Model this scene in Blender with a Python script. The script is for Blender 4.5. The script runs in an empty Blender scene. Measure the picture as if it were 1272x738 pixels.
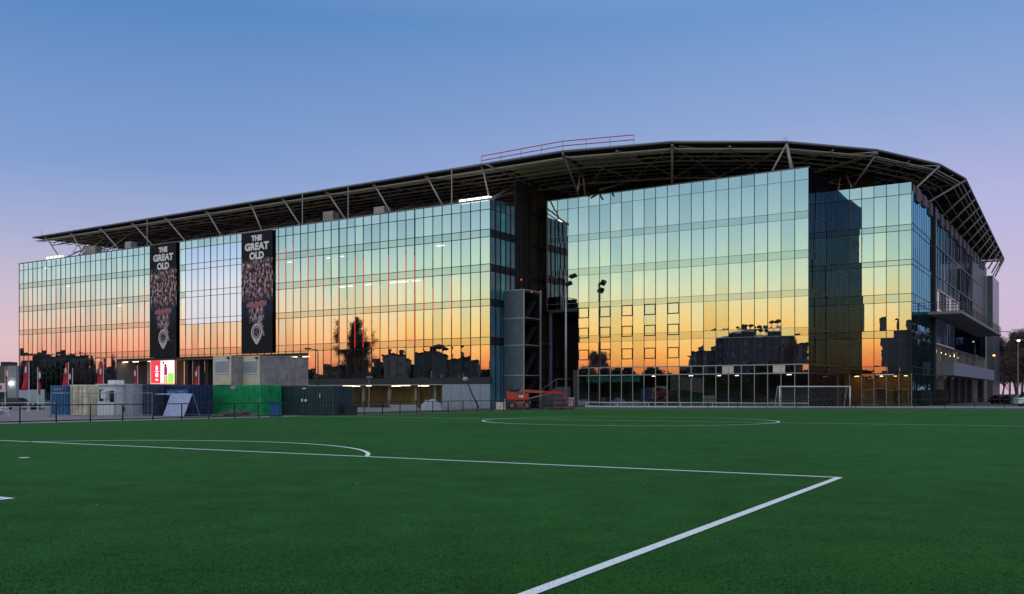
import bpy, math, random
from mathutils import Vector, Matrix
random.seed(7)
PI = math.pi
F, CX, HY, CH = 1139.0, 636.0, 489.0, 1.65       # focal length, centre column, horizon row (photo pixels), eye height

sc = bpy.context.scene
col = sc.collection

# ------------------------------------------------------------------ measuring helpers (photo row/column + distance -> metres)
def gp(px, D): return Vector(((px - CX) / F * D, D, 0.0))
def zt(py, D): return CH + (HY - py) * D / F
def ground(px, py, z=0.0):
    D = F * (CH - z) / (py - HY)
    v = gp(px, D); v.z = z
    return v

# ------------------------------------------------------------------ stadium frame: x right along the front, y into the building
ANG = math.atan2(-.5399, .8417)
R_ = Vector((.8417, -.5399, 0)); V_ = Vector((.5399, .8417, 0))
O_ = Vector((-2.88, 121.4, 0))
def loc(w):
    d = w - O_
    return Vector((d.dot(R_), d.dot(V_), w.z))
def wld(x, y, z=0.0): return O_ + R_ * x + V_ * y + Vector((0, 0, z))
def fx(px, y):
    """local x where photo column px crosses the plane local y = y"""
    k = (px - CX) / F
    P = O_ + V_ * y
    return (k * P.y - P.x) / (R_.x - k * R_.y)
def sy(px, x):
    k = (px - CX) / F
    P = O_ + R_ * x
    return (k * P.y - P.x) / (V_.x - k * V_.y)
def depth(x, y): return (O_ + R_ * x + V_ * y).y
def lz(px, py, y):
    x = fx(px, y); return zt(py, depth(x, y))

# ------------------------------------------------------------------ materials
def newmat(name):
    m = bpy.data.materials.new(name); m.use_nodes = True
    nt = m.node_tree
    return m, nt, nt.nodes['Principled BSDF']
def mat(name, c, rough=.6, metal=0.0, var=.12, scale=3.0, bump=0.0, bscale=20, spec=.5):
    m, nt, b = newmat(name)
    b.inputs['Roughness'].default_value = rough
    b.inputs['Metallic'].default_value = metal
    b.inputs['Specular IOR Level'].default_value = spec
    tc = nt.nodes.new('ShaderNodeTexCoord')
    n = nt.nodes.new('ShaderNodeTexNoise'); n.inputs['Scale'].default_value = scale; n.inputs['Detail'].default_value = 6
    nt.links.new(tc.outputs['Object'], n.inputs['Vector'])
    mr = nt.nodes.new('ShaderNodeMapRange')
    mr.inputs[1].default_value = .3; mr.inputs[2].default_value = .7
    mr.inputs[3].default_value = 1 - var; mr.inputs[4].default_value = 1 + var
    nt.links.new(n.outputs['Fac'], mr.inputs[0])
    vm = nt.nodes.new('ShaderNodeVectorMath'); vm.operation = 'SCALE'
    vm.inputs[0].default_value = c
    nt.links.new(mr.outputs[0], vm.inputs['Scale'])
    nt.links.new(vm.outputs[0], b.inputs['Base Color'])
    if bump:
        n2 = nt.nodes.new('ShaderNodeTexNoise'); n2.inputs['Scale'].default_value = bscale
        nt.links.new(tc.outputs['Object'], n2.inputs['Vector'])
        bp = nt.nodes.new('ShaderNodeBump'); bp.inputs['Strength'].default_value = bump
        nt.links.new(n2.outputs['Fac'], bp.inputs['Height'])
        nt.links.new(bp.outputs[0], b.inputs['Normal'])
    return m
def emis(name, c, s):
    m, nt, b = newmat(name)
    b.inputs['Base Color'].default_value = (*c, 1)
    b.inputs['Emission Color'].default_value = (*c, 1)
    b.inputs['Emission Strength'].default_value = s
    return m
def glassmat(name, tint, thru, lo, hi, rough=.004, bump=.0):
    """coated solar glass: mostly mirror, the rest lets you look in"""
    m = bpy.data.materials.new(name); m.use_nodes = True
    nt = m.node_tree; nt.nodes.clear()
    out = nt.nodes.new('ShaderNodeOutputMaterial')
    g = nt.nodes.new('ShaderNodeBsdfGlossy'); g.inputs['Color'].default_value = (*tint, 1); g.inputs['Roughness'].default_value = rough
    t = nt.nodes.new('ShaderNodeBsdfTransparent'); t.inputs['Color'].default_value = (*thru, 1)
    lw = nt.nodes.new('ShaderNodeLayerWeight'); lw.inputs['Blend'].default_value = .35
    mr = nt.nodes.new('ShaderNodeMapRange'); mr.inputs[3].default_value = lo; mr.inputs[4].default_value = hi
    nt.links.new(lw.outputs['Facing'], mr.inputs[0])
    tc = nt.nodes.new('ShaderNodeTexCoord')
    n = nt.nodes.new('ShaderNodeTexNoise'); n.inputs['Scale'].default_value = .5; n.inputs['Detail'].default_value = 2
    nt.links.new(tc.outputs['Object'], n.inputs['Vector'])
    bp = nt.nodes.new('ShaderNodeBump'); bp.inputs['Strength'].default_value = bump; bp.inputs['Distance'].default_value = .01
    nt.links.new(n.outputs['Fac'], bp.inputs['Height'])
    nt.links.new(bp.outputs[0], g.inputs['Normal'])
    mx = nt.nodes.new('ShaderNodeMixShader')
    nt.links.new(mr.outputs[0], mx.inputs[0]); nt.links.new(t.outputs[0], mx.inputs[1]); nt.links.new(g.outputs[0], mx.inputs[2])
    nt.links.new(mx.outputs[0], out.inputs[0])
    return m

M = {}
M['glass'] = glassmat('coated_glass', (.95, .98, .97), (.72, .82, .80), .64, .97, bump=.3)
M['glass_b'] = glassmat('coated_glass_darker', (.86, .93, .93), (.62, .74, .72), .60, .95, bump=.35)
M['spandrel'] = glassmat('spandrel_glass', (.70, .77, .76), (.10, .12, .12), .66, .95, bump=.12)
M['teal_glass'] = glassmat('teal_side_glass', (.22, .58, .70), (.10, .16, .2), .6, .9, bump=.12)
M['grey_glass'] = glassmat('grey_side_glass', (.30, .46, .52), (.1, .12, .13), .6, .9, bump=.2)
M['teal_opaque'] = mat('teal_backed_glass', (.08, .20, .25), .12, 0, var=.3, scale=.6)
M['teal_bright'] = mat('teal_blind_glass', (.10, .50, .52), .15, 0, var=.3, scale=.6)
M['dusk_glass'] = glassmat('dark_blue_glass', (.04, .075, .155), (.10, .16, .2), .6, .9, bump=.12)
M['side_glass'] = glassmat('blue_glass', (.62, .84, .95), (.12, .18, .2), .6, .92, bump=.12)
M['low_glass'] = glassmat('ground_floor_glass', (.9, .95, .95), (.6, .66, .62), .22, .85, bump=.1)
M['pale_glass'] = None
M['mullion'] = mat('dark_mullion', (.025, .027, .03), .45, .6)
M['lightmull'] = mat('light_mullion', (.42, .40, .38), .4, .3)
M['dark'] = mat('dark_panel', (.02, .022, .026), .6)
M['black'] = mat('black_steel', (.012, .012, .014), .5)
M['brown'] = mat('brown_concrete', (.12, .095, .085), .85, bump=.2)
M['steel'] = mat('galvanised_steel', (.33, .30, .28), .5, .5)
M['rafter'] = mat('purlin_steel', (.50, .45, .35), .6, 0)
M['roofdeck'] = mat('dark_roof_deck', (.011, .011, .012), .9, bump=.2, bscale=2)
M['fascia'] = mat('grey_fascia', (.20, .20, .21), .5, .5)
M['greypanel'] = mat('grey_metal_panel', (.11, .145, .19), .5, .4, scale=1.2)
M['greyclad'] = mat('grey_cladding', (.11, .155, .19), .32, .5, scale=.5)
M['concrete'] = mat('concrete', (.30, .29, .27), .85, bump=.2)
M['darkconc'] = mat('dark_concrete', (.13, .13, .135), .85, bump=.2)
M['slab'] = mat('floor_slab', (.10, .10, .10), .8)
M['white'] = mat('white_paint', (.72, .71, .70), .5, var=.05)
M['blind'] = mat('white_blind', (.8, .8, .78), .8, var=.04)
M['red'] = mat('red_fabric', (.62, .02, .04), .7)
M['whitefab'] = mat('white_fabric', (.8, .78, .78), .7)
M['cream'] = mat('cream_panel', (.74, .60, .44), .6)
M['cabingrey'] = mat('cabin_grey', (.34, .31, .27), .6, var=.30, scale=1.3)
M['shutter'] = mat('grey_shutter', (.36, .37, .40), .55)
M['green'] = mat('green_paint', (.01, .33, .11), .5, var=.30, scale=1.3)
M['teal'] = mat('dark_teal_paint', (.018, .050, .055), .55, var=.30, scale=1.3)
M['navy'] = mat('navy_paint', (.012, .03, .09), .5, var=.30, scale=1.3)
M['slate'] = mat('slate_blue_paint', (.05, .075, .12), .5, var=.30, scale=1.3)
M['blue'] = mat('blue_paint', (.015, .13, .32), .45, var=.30, scale=1.3)
M['beige'] = mat('beige_paint', (.80, .70, .52), .6, var=.30, scale=1.3)
M['bluesign'] = mat('blue_sign', (.01, .16, .36), .5)
M['lavender'] = mat('pale_board', (.36, .40, .58), .6)
M['rubber'] = mat('rubber', (.015, .015, .015), .8)
M['orange'] = mat('orange_paint', (.62, .055, .02), .4)
M['redrim'] = mat('rim_paint', (.45, .10, .06), .5)
M['redrail'] = mat('red_rail', (.60, .05, .08), .5)
M['carblack'] = mat('car_paint_dark', (.012, .013, .018), .2, .3)
M['carsilver'] = mat('car_paint_silver', (.45, .45, .47), .25, .5)
M['carwhite'] = mat('car_paint_white', (.72, .73, .73), .25)
M['carglass'] = mat('car_glass', (.02, .025, .03), .05)
M['bark'] = mat('bark', (.10, .068, .055), .9)
M['twig'] = mat('twig', (.13, .085, .075), .9)
M['leaf'] = mat('dark_leaf', (.03, .045, .025), .8)
M['farwall'] = mat('far_wall', (.055, .06, .065), .8)
M['fartan'] = mat('far_wall_brown', (.16, .13, .11), .8)
M['farglass'] = mat('far_window', (.05, .10, .10), .15)
M['lobby'] = mat('lobby_wall', (.28, .25, .24), .8)
M['khaki'] = mat('khaki_wall', (.46, .40, .26), .85)
M['yellowdoor'] = mat('yellow_door', (.62, .42, .10), .6)
M['amber'] = mat('amber_timber', (.48, .27, .09), .6, scale=1)
M['asphalt'] = mat('asphalt', (.075, .068, .066), .9, scale=.6, bump=.3, bscale=60)
M['paving'] = mat('paving', (.20, .18, .175), .85, scale=.8, bump=.2, bscale=30)
M['ledred'] = emis('red_light', (1.0, .05, .04), .75)
M['warmlight'] = emis('warm_light', (1.0, .80, .50), 5.0)
M['coollight'] = emis('cool_light', (1.0, .93, .80), 6.0)
M['lamphot'] = emis('street_lamp_light', (.95, 1.0, .95), 9.0)
M['lamporange'] = emis('orange_lamp_light', (1.0, .38, .05), 8.0)
M['scrred'] = emis('screen_red', (.95, .03, .06), .9)
M['scrwhite'] = emis('screen_white', (.9, .93, .95), 1.15)
M['scrgreen'] = emis('screen_green', (.25, .75, .08), .9)
M['scrmaroon'] = emis('screen_maroon', (.35, .01, .08), .9)
M['scrochre'] = emis('screen_ochre', (.45, .22, .05), .9)
M['scrframe'] = emis('screen_border', (.9, .45, .28), .6)

def pale_glass():
    m = bpy.data.materials.new('pale_glow_panel'); m.use_nodes = True
    nt = m.node_tree; nt.nodes.clear()
    out = nt.nodes.new('ShaderNodeOutputMaterial')
    g = nt.nodes.new('ShaderNodeBsdfGlossy'); g.inputs['Color'].default_value = (.75, .85, 1, 1); g.inputs['Roughness'].default_value = .02
    d = nt.nodes.new('ShaderNodeEmission'); d.inputs['Strength'].default_value = .72
    tc = nt.nodes.new('ShaderNodeTexCoord'); sp = nt.nodes.new('ShaderNodeSeparateXYZ')
    nt.links.new(tc.outputs['Object'], sp.inputs[0])
    nz = nt.nodes.new('ShaderNodeTexNoise'); nz.inputs['Scale'].default_value = .12
    nt.links.new(tc.outputs['Object'], nz.inputs['Vector'])
    ad = nt.nodes.new('ShaderNodeMath'); ad.operation = 'MULTIPLY_ADD'; ad.inputs[1].default_value = 6
    nt.links.new(nz.outputs['Fac'], ad.inputs[0]); nt.links.new(sp.outputs['Z'], ad.inputs[2])
    cr = nt.nodes.new('ShaderNodeMapRange'); cr.inputs[1].default_value = 23; cr.inputs[2].default_value = 31
    nt.links.new(ad.outputs[0], cr.inputs[0])
    rp = nt.nodes.new('ShaderNodeValToRGB')
    rp.color_ramp.elements[0].color = (.80, .80, .92, 1); rp.color_ramp.elements[1].color = (.32, .50, .86, 1)
    nt.links.new(cr.outputs[0], rp.inputs[0]); nt.links.new(rp.outputs[0], d.inputs['Color'])
    a = nt.nodes.new('ShaderNodeMixShader'); a.inputs[0].default_value = .30
    nt.links.new(d.outputs[0], a.inputs[1]); nt.links.new(g.outputs[0], a.inputs[2]); nt.links.new(a.outputs[0], out.inputs[0])
    return m
M['pale_glass'] = pale_glass()     # pale panel: emission, bluer higher up, mixed with some gloss

# ------------------------------------------------------------------ mesh builder
class MB:
    def __init__(s): s.v = []; s.f = []
    def add(s, vs, fs):
        o = len(s.v); s.v += [tuple(v) for v in vs]; s.f += [tuple(i + o for i in f) for f in fs]; return s
    def box(s, x0, y0, z0, x1, y1, z1):
        vs = [(x, y, z) for z in (z0, z1) for y in (y0, y1) for x in (x0, x1)]
        return s.add(vs, [(0,2,3,1),(4,5,7,6),(0,1,5,4),(2,6,7,3),(0,4,6,2),(1,3,7,5)])
    def quad(s, a, b, c, d): return s.add([a, b, c, d], [(0,1,2,3)])
    def tube(s, a, b, r0, r1=None, n=8, cap=True):
        a = Vector(a); b = Vector(b); r1 = r0 if r1 is None else r1
        d = (b - a)
        if d.length < 1e-6: return s
        d.normalize(); u = d.orthogonal().normalized(); w = d.cross(u)
        vs = [p + (u * math.cos(t) + w * math.sin(t)) * r for p, r in ((a, r0), (b, r1)) for t in [2*PI*k/n for k in range(n)]]
        fs = [(k, (k+1) % n, n + (k+1) % n, n + k) for k in range(n)]
        if cap: fs += [tuple(range(n))[::-1], tuple(range(n, 2*n))]
        return s.add(vs, fs)
    def beam(s, a, b, w, h):
        """rectangular bar from a to b"""
        a = Vector(a); b = Vector(b); d = (b - a).normalized()
        u = d.cross(Vector((0,0,1)))
        u = Vector((1,0,0)) if u.length < 1e-4 else u.normalized()
        t = u.cross(d)
        vs = [p + u*sx*w/2 + t*sz*h/2 for p in (a, b) for sx, sz in ((-1,-1),(1,-1),(1,1),(-1,1))]
        return s.add(vs, [(0,1,5,4),(1,2,6,5),(2,3,7,6),(3,0,4,7),(0,3,2,1),(4,5,6,7)])
    def prism(s, poly, z0, z1):
        n = len(poly)
        vs = [(x, y, z0) for x, y in poly] + [(x, y, z1) for x, y in poly]
        return s.add(vs, [tuple(range(n))[::-1], tuple(range(n, 2*n))] + [(k, (k+1) % n, n+(k+1) % n, n+k) for k in range(n)])
    def ball(s, c, r, nu=8, nv=6, sz=1.0):
        c = Vector(c); vs = [c + Vector((0,0,r*sz))]
        for j in range(1, nv):
            t = PI*j/nv
            for k in range(nu):
                p = 2*PI*k/nu; vs.append(c + Vector((r*math.sin(t)*math.cos(p), r*math.sin(t)*math.sin(p), r*sz*math.cos(t))))
        vs.append(c - Vector((0,0,r*sz))); L = len(vs)-1
        fs = [(0, 1+k, 1+(k+1) % nu) for k in range(nu)]
        for j in range(nv-2):
            a = 1+j*nu
            fs += [(a+k, a+nu+k, a+nu+(k+1) % nu, a+(k+1) % nu) for k in range(nu)]
        a = 1+(nv-2)*nu
        fs += [(a+k, L, a+(k+1) % nu) for k in range(nu)]
        return s.add(vs, fs)
    def build(s, name, m, parent=None, smooth=False, bevel=0.0):
        me = bpy.data.meshes.new(name); me.from_pydata(s.v, [], s.f); me.update()
        me.materials.append(m)
        if smooth:
            for p in me.polygons: p.use_smooth = True
        o = bpy.data.objects.new(name, me); col.objects.link(o)
        if parent is not None: o.parent = parent
        if bevel:
            b = o.modifiers.new('Bevel', 'BEVEL'); b.width = bevel; b.segments = 2; b.limit_method = 'ANGLE'
        return o
def tag(o, label=None, cat=None, group=None, kind=None):
    for k, v in (('label', label), ('category', cat), ('group', group), ('kind', kind)):
        if v: o[k] = v
    return o
def thing(name, label, cat, at=(0,0,0), rz=0.0, group=None):
    o = bpy.data.objects.new(name, None); col.objects.link(o)
    o.location = at; o.rotation_euler = (0, 0, rz); o.empty_display_size = .5
    return tag(o, label, cat, group)
def copy_tree(root, at, rz, label, scale=1.0):
    def rec(o, par):
        c = o.copy(); col.objects.link(c); c.parent = par
        for ch in list(o.children): rec(ch, c)
        return c
    r = rec(root, None)
    r.location = at; r.rotation_euler = (0, 0, rz); r.scale = (scale,)*3 if not isinstance(scale, tuple) else scale; r['label'] = label
    return r
def text(name, body, size, m, parent, at, rot, extrude=.01, bold=0.0, sx=1.0):
    cu = bpy.data.curves.new(name, 'FONT'); cu.body = body; cu.size = size; cu.align_x = 'CENTER'; cu.align_y = 'CENTER'
    cu.extrude = extrude; cu.offset = bold; cu.resolution_u = 3
    t = bpy.data.objects.new(name + '_curve', cu); col.objects.link(t)
    bpy.context.view_layer.update()
    me = bpy.data.meshes.new_from_object(t.evaluated_get(bpy.context.evaluated_depsgraph_get()))
    bpy.data.objects.remove(t)
    me.materials.clear(); me.materials.append(m)
    o = bpy.data.objects.new(name, me); col.objects.link(o); o.parent = parent
    o.location = at; o.rotation_euler = rot; o.scale = (sx, 1, 1)
    return o

# ------------------------------------------------------------------ camera
cam = bpy.data.cameras.new('camera'); co = bpy.data.objects.new('camera', cam); col.objects.link(co)
co.location = (0, 0, CH); co.rotation_euler = (PI/2, 0, 0)
cam.sensor_width = 36; cam.sensor_fit = 'HORIZONTAL'; cam.lens = 36*F/1272
cam.shift_y = (HY - 369.0)/1272.0; cam.clip_end = 6000; cam.clip_start = .1
sc.camera = co

# ------------------------------------------------------------------ sky: sun just set in the west-south-west, behind and left of the camera
SUN = Vector((-.86, -.51, 0)).normalized()
def build_world():
    w = bpy.data.worlds.new('World'); sc.world = w; w.use_nodes = True
    nt = w.node_tree; nt.nodes.clear(); N = nt.nodes.new; L = nt.links.new
    out = N('ShaderNodeOutputWorld'); bg = N('ShaderNodeBackground')
    sky = N('ShaderNodeTexSky'); sky.sky_type = 'NISHITA'; sky.sun_disc = False
    sky.sun_elevation = math.radians(.5); sky.sun_rotation = math.atan2(SUN.x, SUN.y)
    bg2 = N('ShaderNodeBackground'); bg2.inputs['Strength'].default_value = .003
    L(sky.outputs[0], bg2.inputs['Color'])
    tc = N('ShaderNodeTexCoord'); nrm = N('ShaderNodeVectorMath'); nrm.operation = 'NORMALIZE'
    L(tc.outputs['Generated'], nrm.inputs[0])
    sp = N('ShaderNodeSeparateXYZ'); L(nrm.outputs[0], sp.inputs[0])
    el = N('ShaderNodeMath'); el.operation = 'ARCSINE'; L(sp.outputs['Z'], el.inputs[0])
    dg = N('ShaderNodeMath'); dg.operation = 'MULTIPLY'; dg.inputs[1].default_value = 57.29578/90
    L(el.outputs[0], dg.inputs[0])
    hv = N('ShaderNodeCombineXYZ'); L(sp.outputs['X'], hv.inputs[0]); L(sp.outputs['Y'], hv.inputs[1])
    hn = N('ShaderNodeVectorMath'); hn.operation = 'NORMALIZE'; L(hv.outputs[0], hn.inputs[0])
    dt = N('ShaderNodeVectorMath'); dt.operation = 'DOT_PRODUCT'; dt.inputs[1].default_value = SUN; L(hn.outputs[0], dt.inputs[0])
    dx = N('ShaderNodeSeparateXYZ'); L(hn.outputs[0], dx.inputs[0])
    def ramp(stops):
        r = N('ShaderNodeValToRGB'); L(dg.outputs[0], r.inputs[0]); e = r.color_ramp.elements
        e[0].position = 0; e[1].position = 1
        def s2l(c): return tuple(((x/255)/12.92 if x/255 <= .04045 else ((x/255+.055)/1.055)**2.4) for x in c[:3])
        vals = [(d/90.0, tuple(v*k for v in s2l(c)), ) for d, c, k in stops]
        e[0].color = (*vals[0][1], 1); e[1].color = (*vals[-1][1], 1)
        for p, c in vals[1:-1]:
            n = e.new(p); n.color = (*c, 1)
        return r
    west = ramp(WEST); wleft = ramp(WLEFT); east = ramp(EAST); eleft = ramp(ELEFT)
    def mix(fac, a, b):
        m = N('ShaderNodeMix'); m.data_type = 'RGBA'; L(fac, m.inputs[0]); L(a, m.inputs[6]); L(b, m.inputs[7]); return m.outputs[2]
    def mr(src, a, b):
        m = N('ShaderNodeMapRange'); m.interpolation_type = 'SMOOTHSTEP'; m.inputs[1].default_value = a; m.inputs[2].default_value = b; L(src, m.inputs[0]); return m.outputs[0]
    # the west sky turns pinker towards the north-west, the east sky creamier towards the north-west
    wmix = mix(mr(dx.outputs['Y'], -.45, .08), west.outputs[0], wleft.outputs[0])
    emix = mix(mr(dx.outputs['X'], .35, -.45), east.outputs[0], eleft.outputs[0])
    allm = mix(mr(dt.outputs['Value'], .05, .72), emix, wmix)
    # faint high streaks of cirrus near the afterglow
    mp = N('ShaderNodeMapping'); mp.inputs['Scale'].default_value = (1.2, 1.2, 4); L(nrm.outputs[0], mp.inputs[0])
    cn = N('ShaderNodeTexNoise'); cn.inputs['Scale'].default_value = 2.2; cn.inputs['Detail'].default_value = 5; L(mp.outputs[0], cn.inputs['Vector'])
    cm = N('ShaderNodeMapRange'); cm.inputs[1].default_value = .35; cm.inputs[2].default_value = .7; cm.inputs[3].default_value = .985; cm.inputs[4].default_value = 1.015
    L(cn.outputs['Fac'], cm.inputs[0])
    vs = N('ShaderNodeVectorMath'); vs.operation = 'SCALE'; L(allm, vs.inputs[0]); L(cm.outputs[0], vs.inputs['Scale'])
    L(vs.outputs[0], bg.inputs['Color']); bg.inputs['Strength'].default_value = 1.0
    ad = N('ShaderNodeAddShader'); L(bg.outputs[0], ad.inputs[0]); L(bg2.outputs[0], ad.inputs[1]); L(ad.outputs[0], out.inputs[0])
WEST = [(0,(205,95,78),1.170),(1.5,(230,125,74),1.223),(2.7,(248,175,90),1.277),(4.0,(244,203,123),1.277),(5.3,(230,215,158),1.277),(6.6,(212,220,183),1.256),(8.0,(188,214,192),1.223),(9.8,(164,196,198),1.223),(12.3,(136,174,190),1.192),(17,(108,154,186),1.170),(26,(165,174,185),1.600),(90,(160,167,172),1.500)]  # all four ramps: sky above the visible band brightened as added fill
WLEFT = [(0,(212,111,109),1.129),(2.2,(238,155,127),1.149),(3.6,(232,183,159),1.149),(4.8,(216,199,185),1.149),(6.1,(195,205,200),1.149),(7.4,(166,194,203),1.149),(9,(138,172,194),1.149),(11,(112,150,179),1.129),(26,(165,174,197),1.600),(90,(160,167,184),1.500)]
EAST = [(0,(180,154,176),1.06),(2,(186,161,182),1.06),(6,(180,167,192),1.06),(11,(158,160,198),1.060),(16,(128,150,192),1.0),(22,(100,138,188),.98),(38,(140,152,175),1.35),(90,(160,165,172),1.5)]
ELEFT = [(0,(180,145,152),1.060),(2.5,(196,168,174),1.060),(6,(178,166,184),1.060),(9,(150,156,188),1.060),(13,(114,140,184),1.060),(22,(78,122,176),1.0),(38,(140,152,175),1.35),(90,(160,165,172),1.5)]
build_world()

# ------------------------------------------------------------------ ground
def turf():
    m, nt, b = newmat('artificial_turf'); N = nt.nodes.new; L = nt.links.new
    tc = N('ShaderNodeTexCoord')
    def noise(s, d=4, vec=None):
        n = N('ShaderNodeTexNoise'); n.inputs['Scale'].default_value = s; n.inputs['Detail'].default_value = d
        L(vec or tc.outputs['Object'], n.inputs['Vector']); return n.outputs['Fac']
    a = noise(.12, 3); f = noise(16, 8); g = noise(70, 3); h = noise(1.1, 6)
    rp = N('ShaderNodeValToRGB'); e = rp.color_ramp.elements
    e[0].position = .36; e[0].color = (.008, .030, .005, 1); e[1].position = .62; e[1].color = (.028, .118, .018, 1)
    s1 = N('ShaderNodeMath'); s1.operation = 'MULTIPLY_ADD'; s1.inputs[1].default_value = .36; L(f, s1.inputs[0])
    s2 = N('ShaderNodeMath'); s2.operation = 'MULTIPLY'; s2.inputs[1].default_value = .16; L(g, s2.inputs[0]); L(s2.outputs[0], s1.inputs[2])
    s3 = N('ShaderNodeMath'); s3.operation = 'MULTIPLY_ADD'; s3.inputs[1].default_value = .28; L(h, s3.inputs[0]); L(s1.outputs[0], s3.inputs[2])
    s4 = N('ShaderNodeMath'); s4.operation = 'MULTIPLY_ADD'; s4.inputs[1].default_value = .20; L(a, s4.inputs[0]); L(s3.outputs[0], s4.inputs[2])
    L(s4.outputs[0], rp.inputs[0])
    # scattered pale specks of litter and rubber crumb
    vo = N('ShaderNodeTexVoronoi'); vo.inputs['Scale'].default_value = .55; L(tc.outputs['Object'], vo.inputs['Vector'])
    lt = N('ShaderNodeMath'); lt.operation = 'LESS_THAN'; lt.inputs[1].default_value = .014; L(vo.outputs['Distance'], lt.inputs[0])
    mx = N('ShaderNodeMix'); mx.data_type = 'RGBA'; L(lt.outputs[0], mx.inputs[0]); L(rp.outputs[0], mx.inputs[6]); mx.inputs[7].default_value = (.5, .5, .45, 1)
    L(mx.outputs[2], b.inputs['Base Color'])
    b.inputs['Roughness'].default_value = .85; b.inputs['Specular IOR Level'].default_value = .03
    b.inputs['Sheen Weight'].default_value = .07; b.inputs['Sheen Tint'].default_value = (.3, 1, .35, 1)
    bp = N('ShaderNodeBump'); bp.inputs['Strength'].default_value = .6; bp.inputs['Distance'].default_value = .02
    L(s1.outputs[0], bp.inputs['Height']); L(bp.outputs[0], b.inputs['Normal'])
    return m
def paint():
    m, nt, b = newmat('pitch_paint'); N = nt.nodes.new; L = nt.links.new
    tc = N('ShaderNodeTexCoord'); n = N('ShaderNodeTexNoise'); n.inputs['Scale'].default_value = 55; n.inputs['Detail'].default_value = 5
    L(tc.outputs['Object'], n.inputs['Vector'])
    rp = N('ShaderNodeValToRGB'); e = rp.color_ramp.elements
    e[0].position = .30; e[0].color = (.20, .30, .22, 1); e[1].position = .46; e[1].color = (.86, .88, .88, 1)
    L(n.outputs['Fac'], rp.inputs[0]); L(rp.outputs[0], b.inputs['Base Color']); b.inputs['Roughness'].default_value = .8
    return m
GZ = -.30
def blades():
    import numpy as np
    g = np.random.default_rng(5); n = 340000
    D = 6.4*(36/6.4)**(g.random(n)**1.15); X = (g.random(n)*1.24-.62)*D
    P = np.stack([X, D], 1); keep = np.ones(n, bool)
    def far(a, b, w):
        a = np.array([a.x, a.y]); b = np.array([b.x, b.y]); d = b-a; L2 = (d*d).sum()
        t = np.clip(((P-a)@d)/L2, 0, 1); q = P-(a+t[:, None]*d); return (q*q).sum(1) > w*w
    for a, b, w in ((cor, cor-dl*42, .066), (cor, cor+d2*17, .068), (gc, gc-dl*20, .06), (gc, gc+d2*6, .06)): keep &= far(a, b, w)
    r = np.hypot(P[:, 0]-spot.x, P[:, 1]-spot.y); keep &= (abs(r-8.75) > .062) & (r > .14)
    P = P[keep]; n = len(P); k = (P[:, 1]/7)**.45
    an = g.random(n)*6.283; h = (.008+.010*g.random(n))*(7/P[:, 1])**.9; w = (.0022+.0022*g.random(n))*k; ln = g.normal(0, .012, (n, 2))*k[:, None]+np.array([.004, -.002])
    V = np.zeros((n, 3, 3), np.float32)
    V[:, 0, 0] = P[:, 0]-np.cos(an)*w; V[:, 0, 1] = P[:, 1]-np.sin(an)*w; V[:, 1, 0] = P[:, 0]+np.cos(an)*w; V[:, 1, 1] = P[:, 1]+np.sin(an)*w
    V[:, 2, 0] = P[:, 0]+ln[:, 0]; V[:, 2, 1] = P[:, 1]+ln[:, 1]; V[:, 2, 2] = h; V[:, :2, 2] = .001
    me = bpy.data.meshes.new('turf_blades'); me.vertices.add(n*3); me.vertices.foreach_set('co', V.ravel())
    me.loops.add(n*3); me.loops.foreach_set('vertex_index', np.arange(n*3, dtype=np.int32))
    me.polygons.add(n); me.polygons.foreach_set('loop_start', np.arange(0, n*3, 3, dtype=np.int32)); me.update(); me.validate()
    m, nt, b = newmat('turf_blade'); ge = nt.nodes.new('ShaderNodeNewGeometry'); rp_ = nt.nodes.new('ShaderNodeValToRGB'); e = rp_.color_ramp.elements
    e[0].color = (.010, .048, .008, 1); e[1].color = (.025, .100, .016, 1); x = e.new(.93); x.color = (.048, .18, .022, 1); x = e.new(.985); x.color = (.07, .11, .035, 1)
    nt.links.new(ge.outputs['Random Per Island'], rp_.inputs[0])
    tc = nt.nodes.new('ShaderNodeTexCoord'); nz = nt.nodes.new('ShaderNodeTexNoise'); nz.inputs['Scale'].default_value = .35; nz.inputs['Detail'].default_value = 5; nt.links.new(tc.outputs['Object'], nz.inputs['Vector'])
    mr_ = nt.nodes.new('ShaderNodeMapRange'); mr_.inputs[1].default_value = .3; mr_.inputs[2].default_value = .7; mr_.inputs[3].default_value = .66; mr_.inputs[4].default_value = 1.28; nt.links.new(nz.outputs['Fac'], mr_.inputs[0])
    vm_ = nt.nodes.new('ShaderNodeVectorMath'); vm_.operation = 'SCALE'; nt.links.new(rp_.outputs[0], vm_.inputs[0]); nt.links.new(mr_.outputs[0], vm_.inputs['Scale']); nt.links.new(vm_.outputs[0], b.inputs['Base Color']); b.inputs['Roughness'].default_value = .7; b.inputs['Specular IOR Level'].default_value = .1
    me.materials.append(m); o = bpy.data.objects.new('turf_blades', me); col.objects.link(o); tag(o, 'short artificial grass blades covering the near part of the pitch', 'grass', kind='stuff')
bp_ = MB().quad((-3500,-3500,GZ-.05), (3500,-3500,GZ-.05), (3500,3500,GZ-.05), (-3500,3500,GZ-.05)).build('ground', M['asphalt']); tag(bp_, kind='structure')
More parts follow.
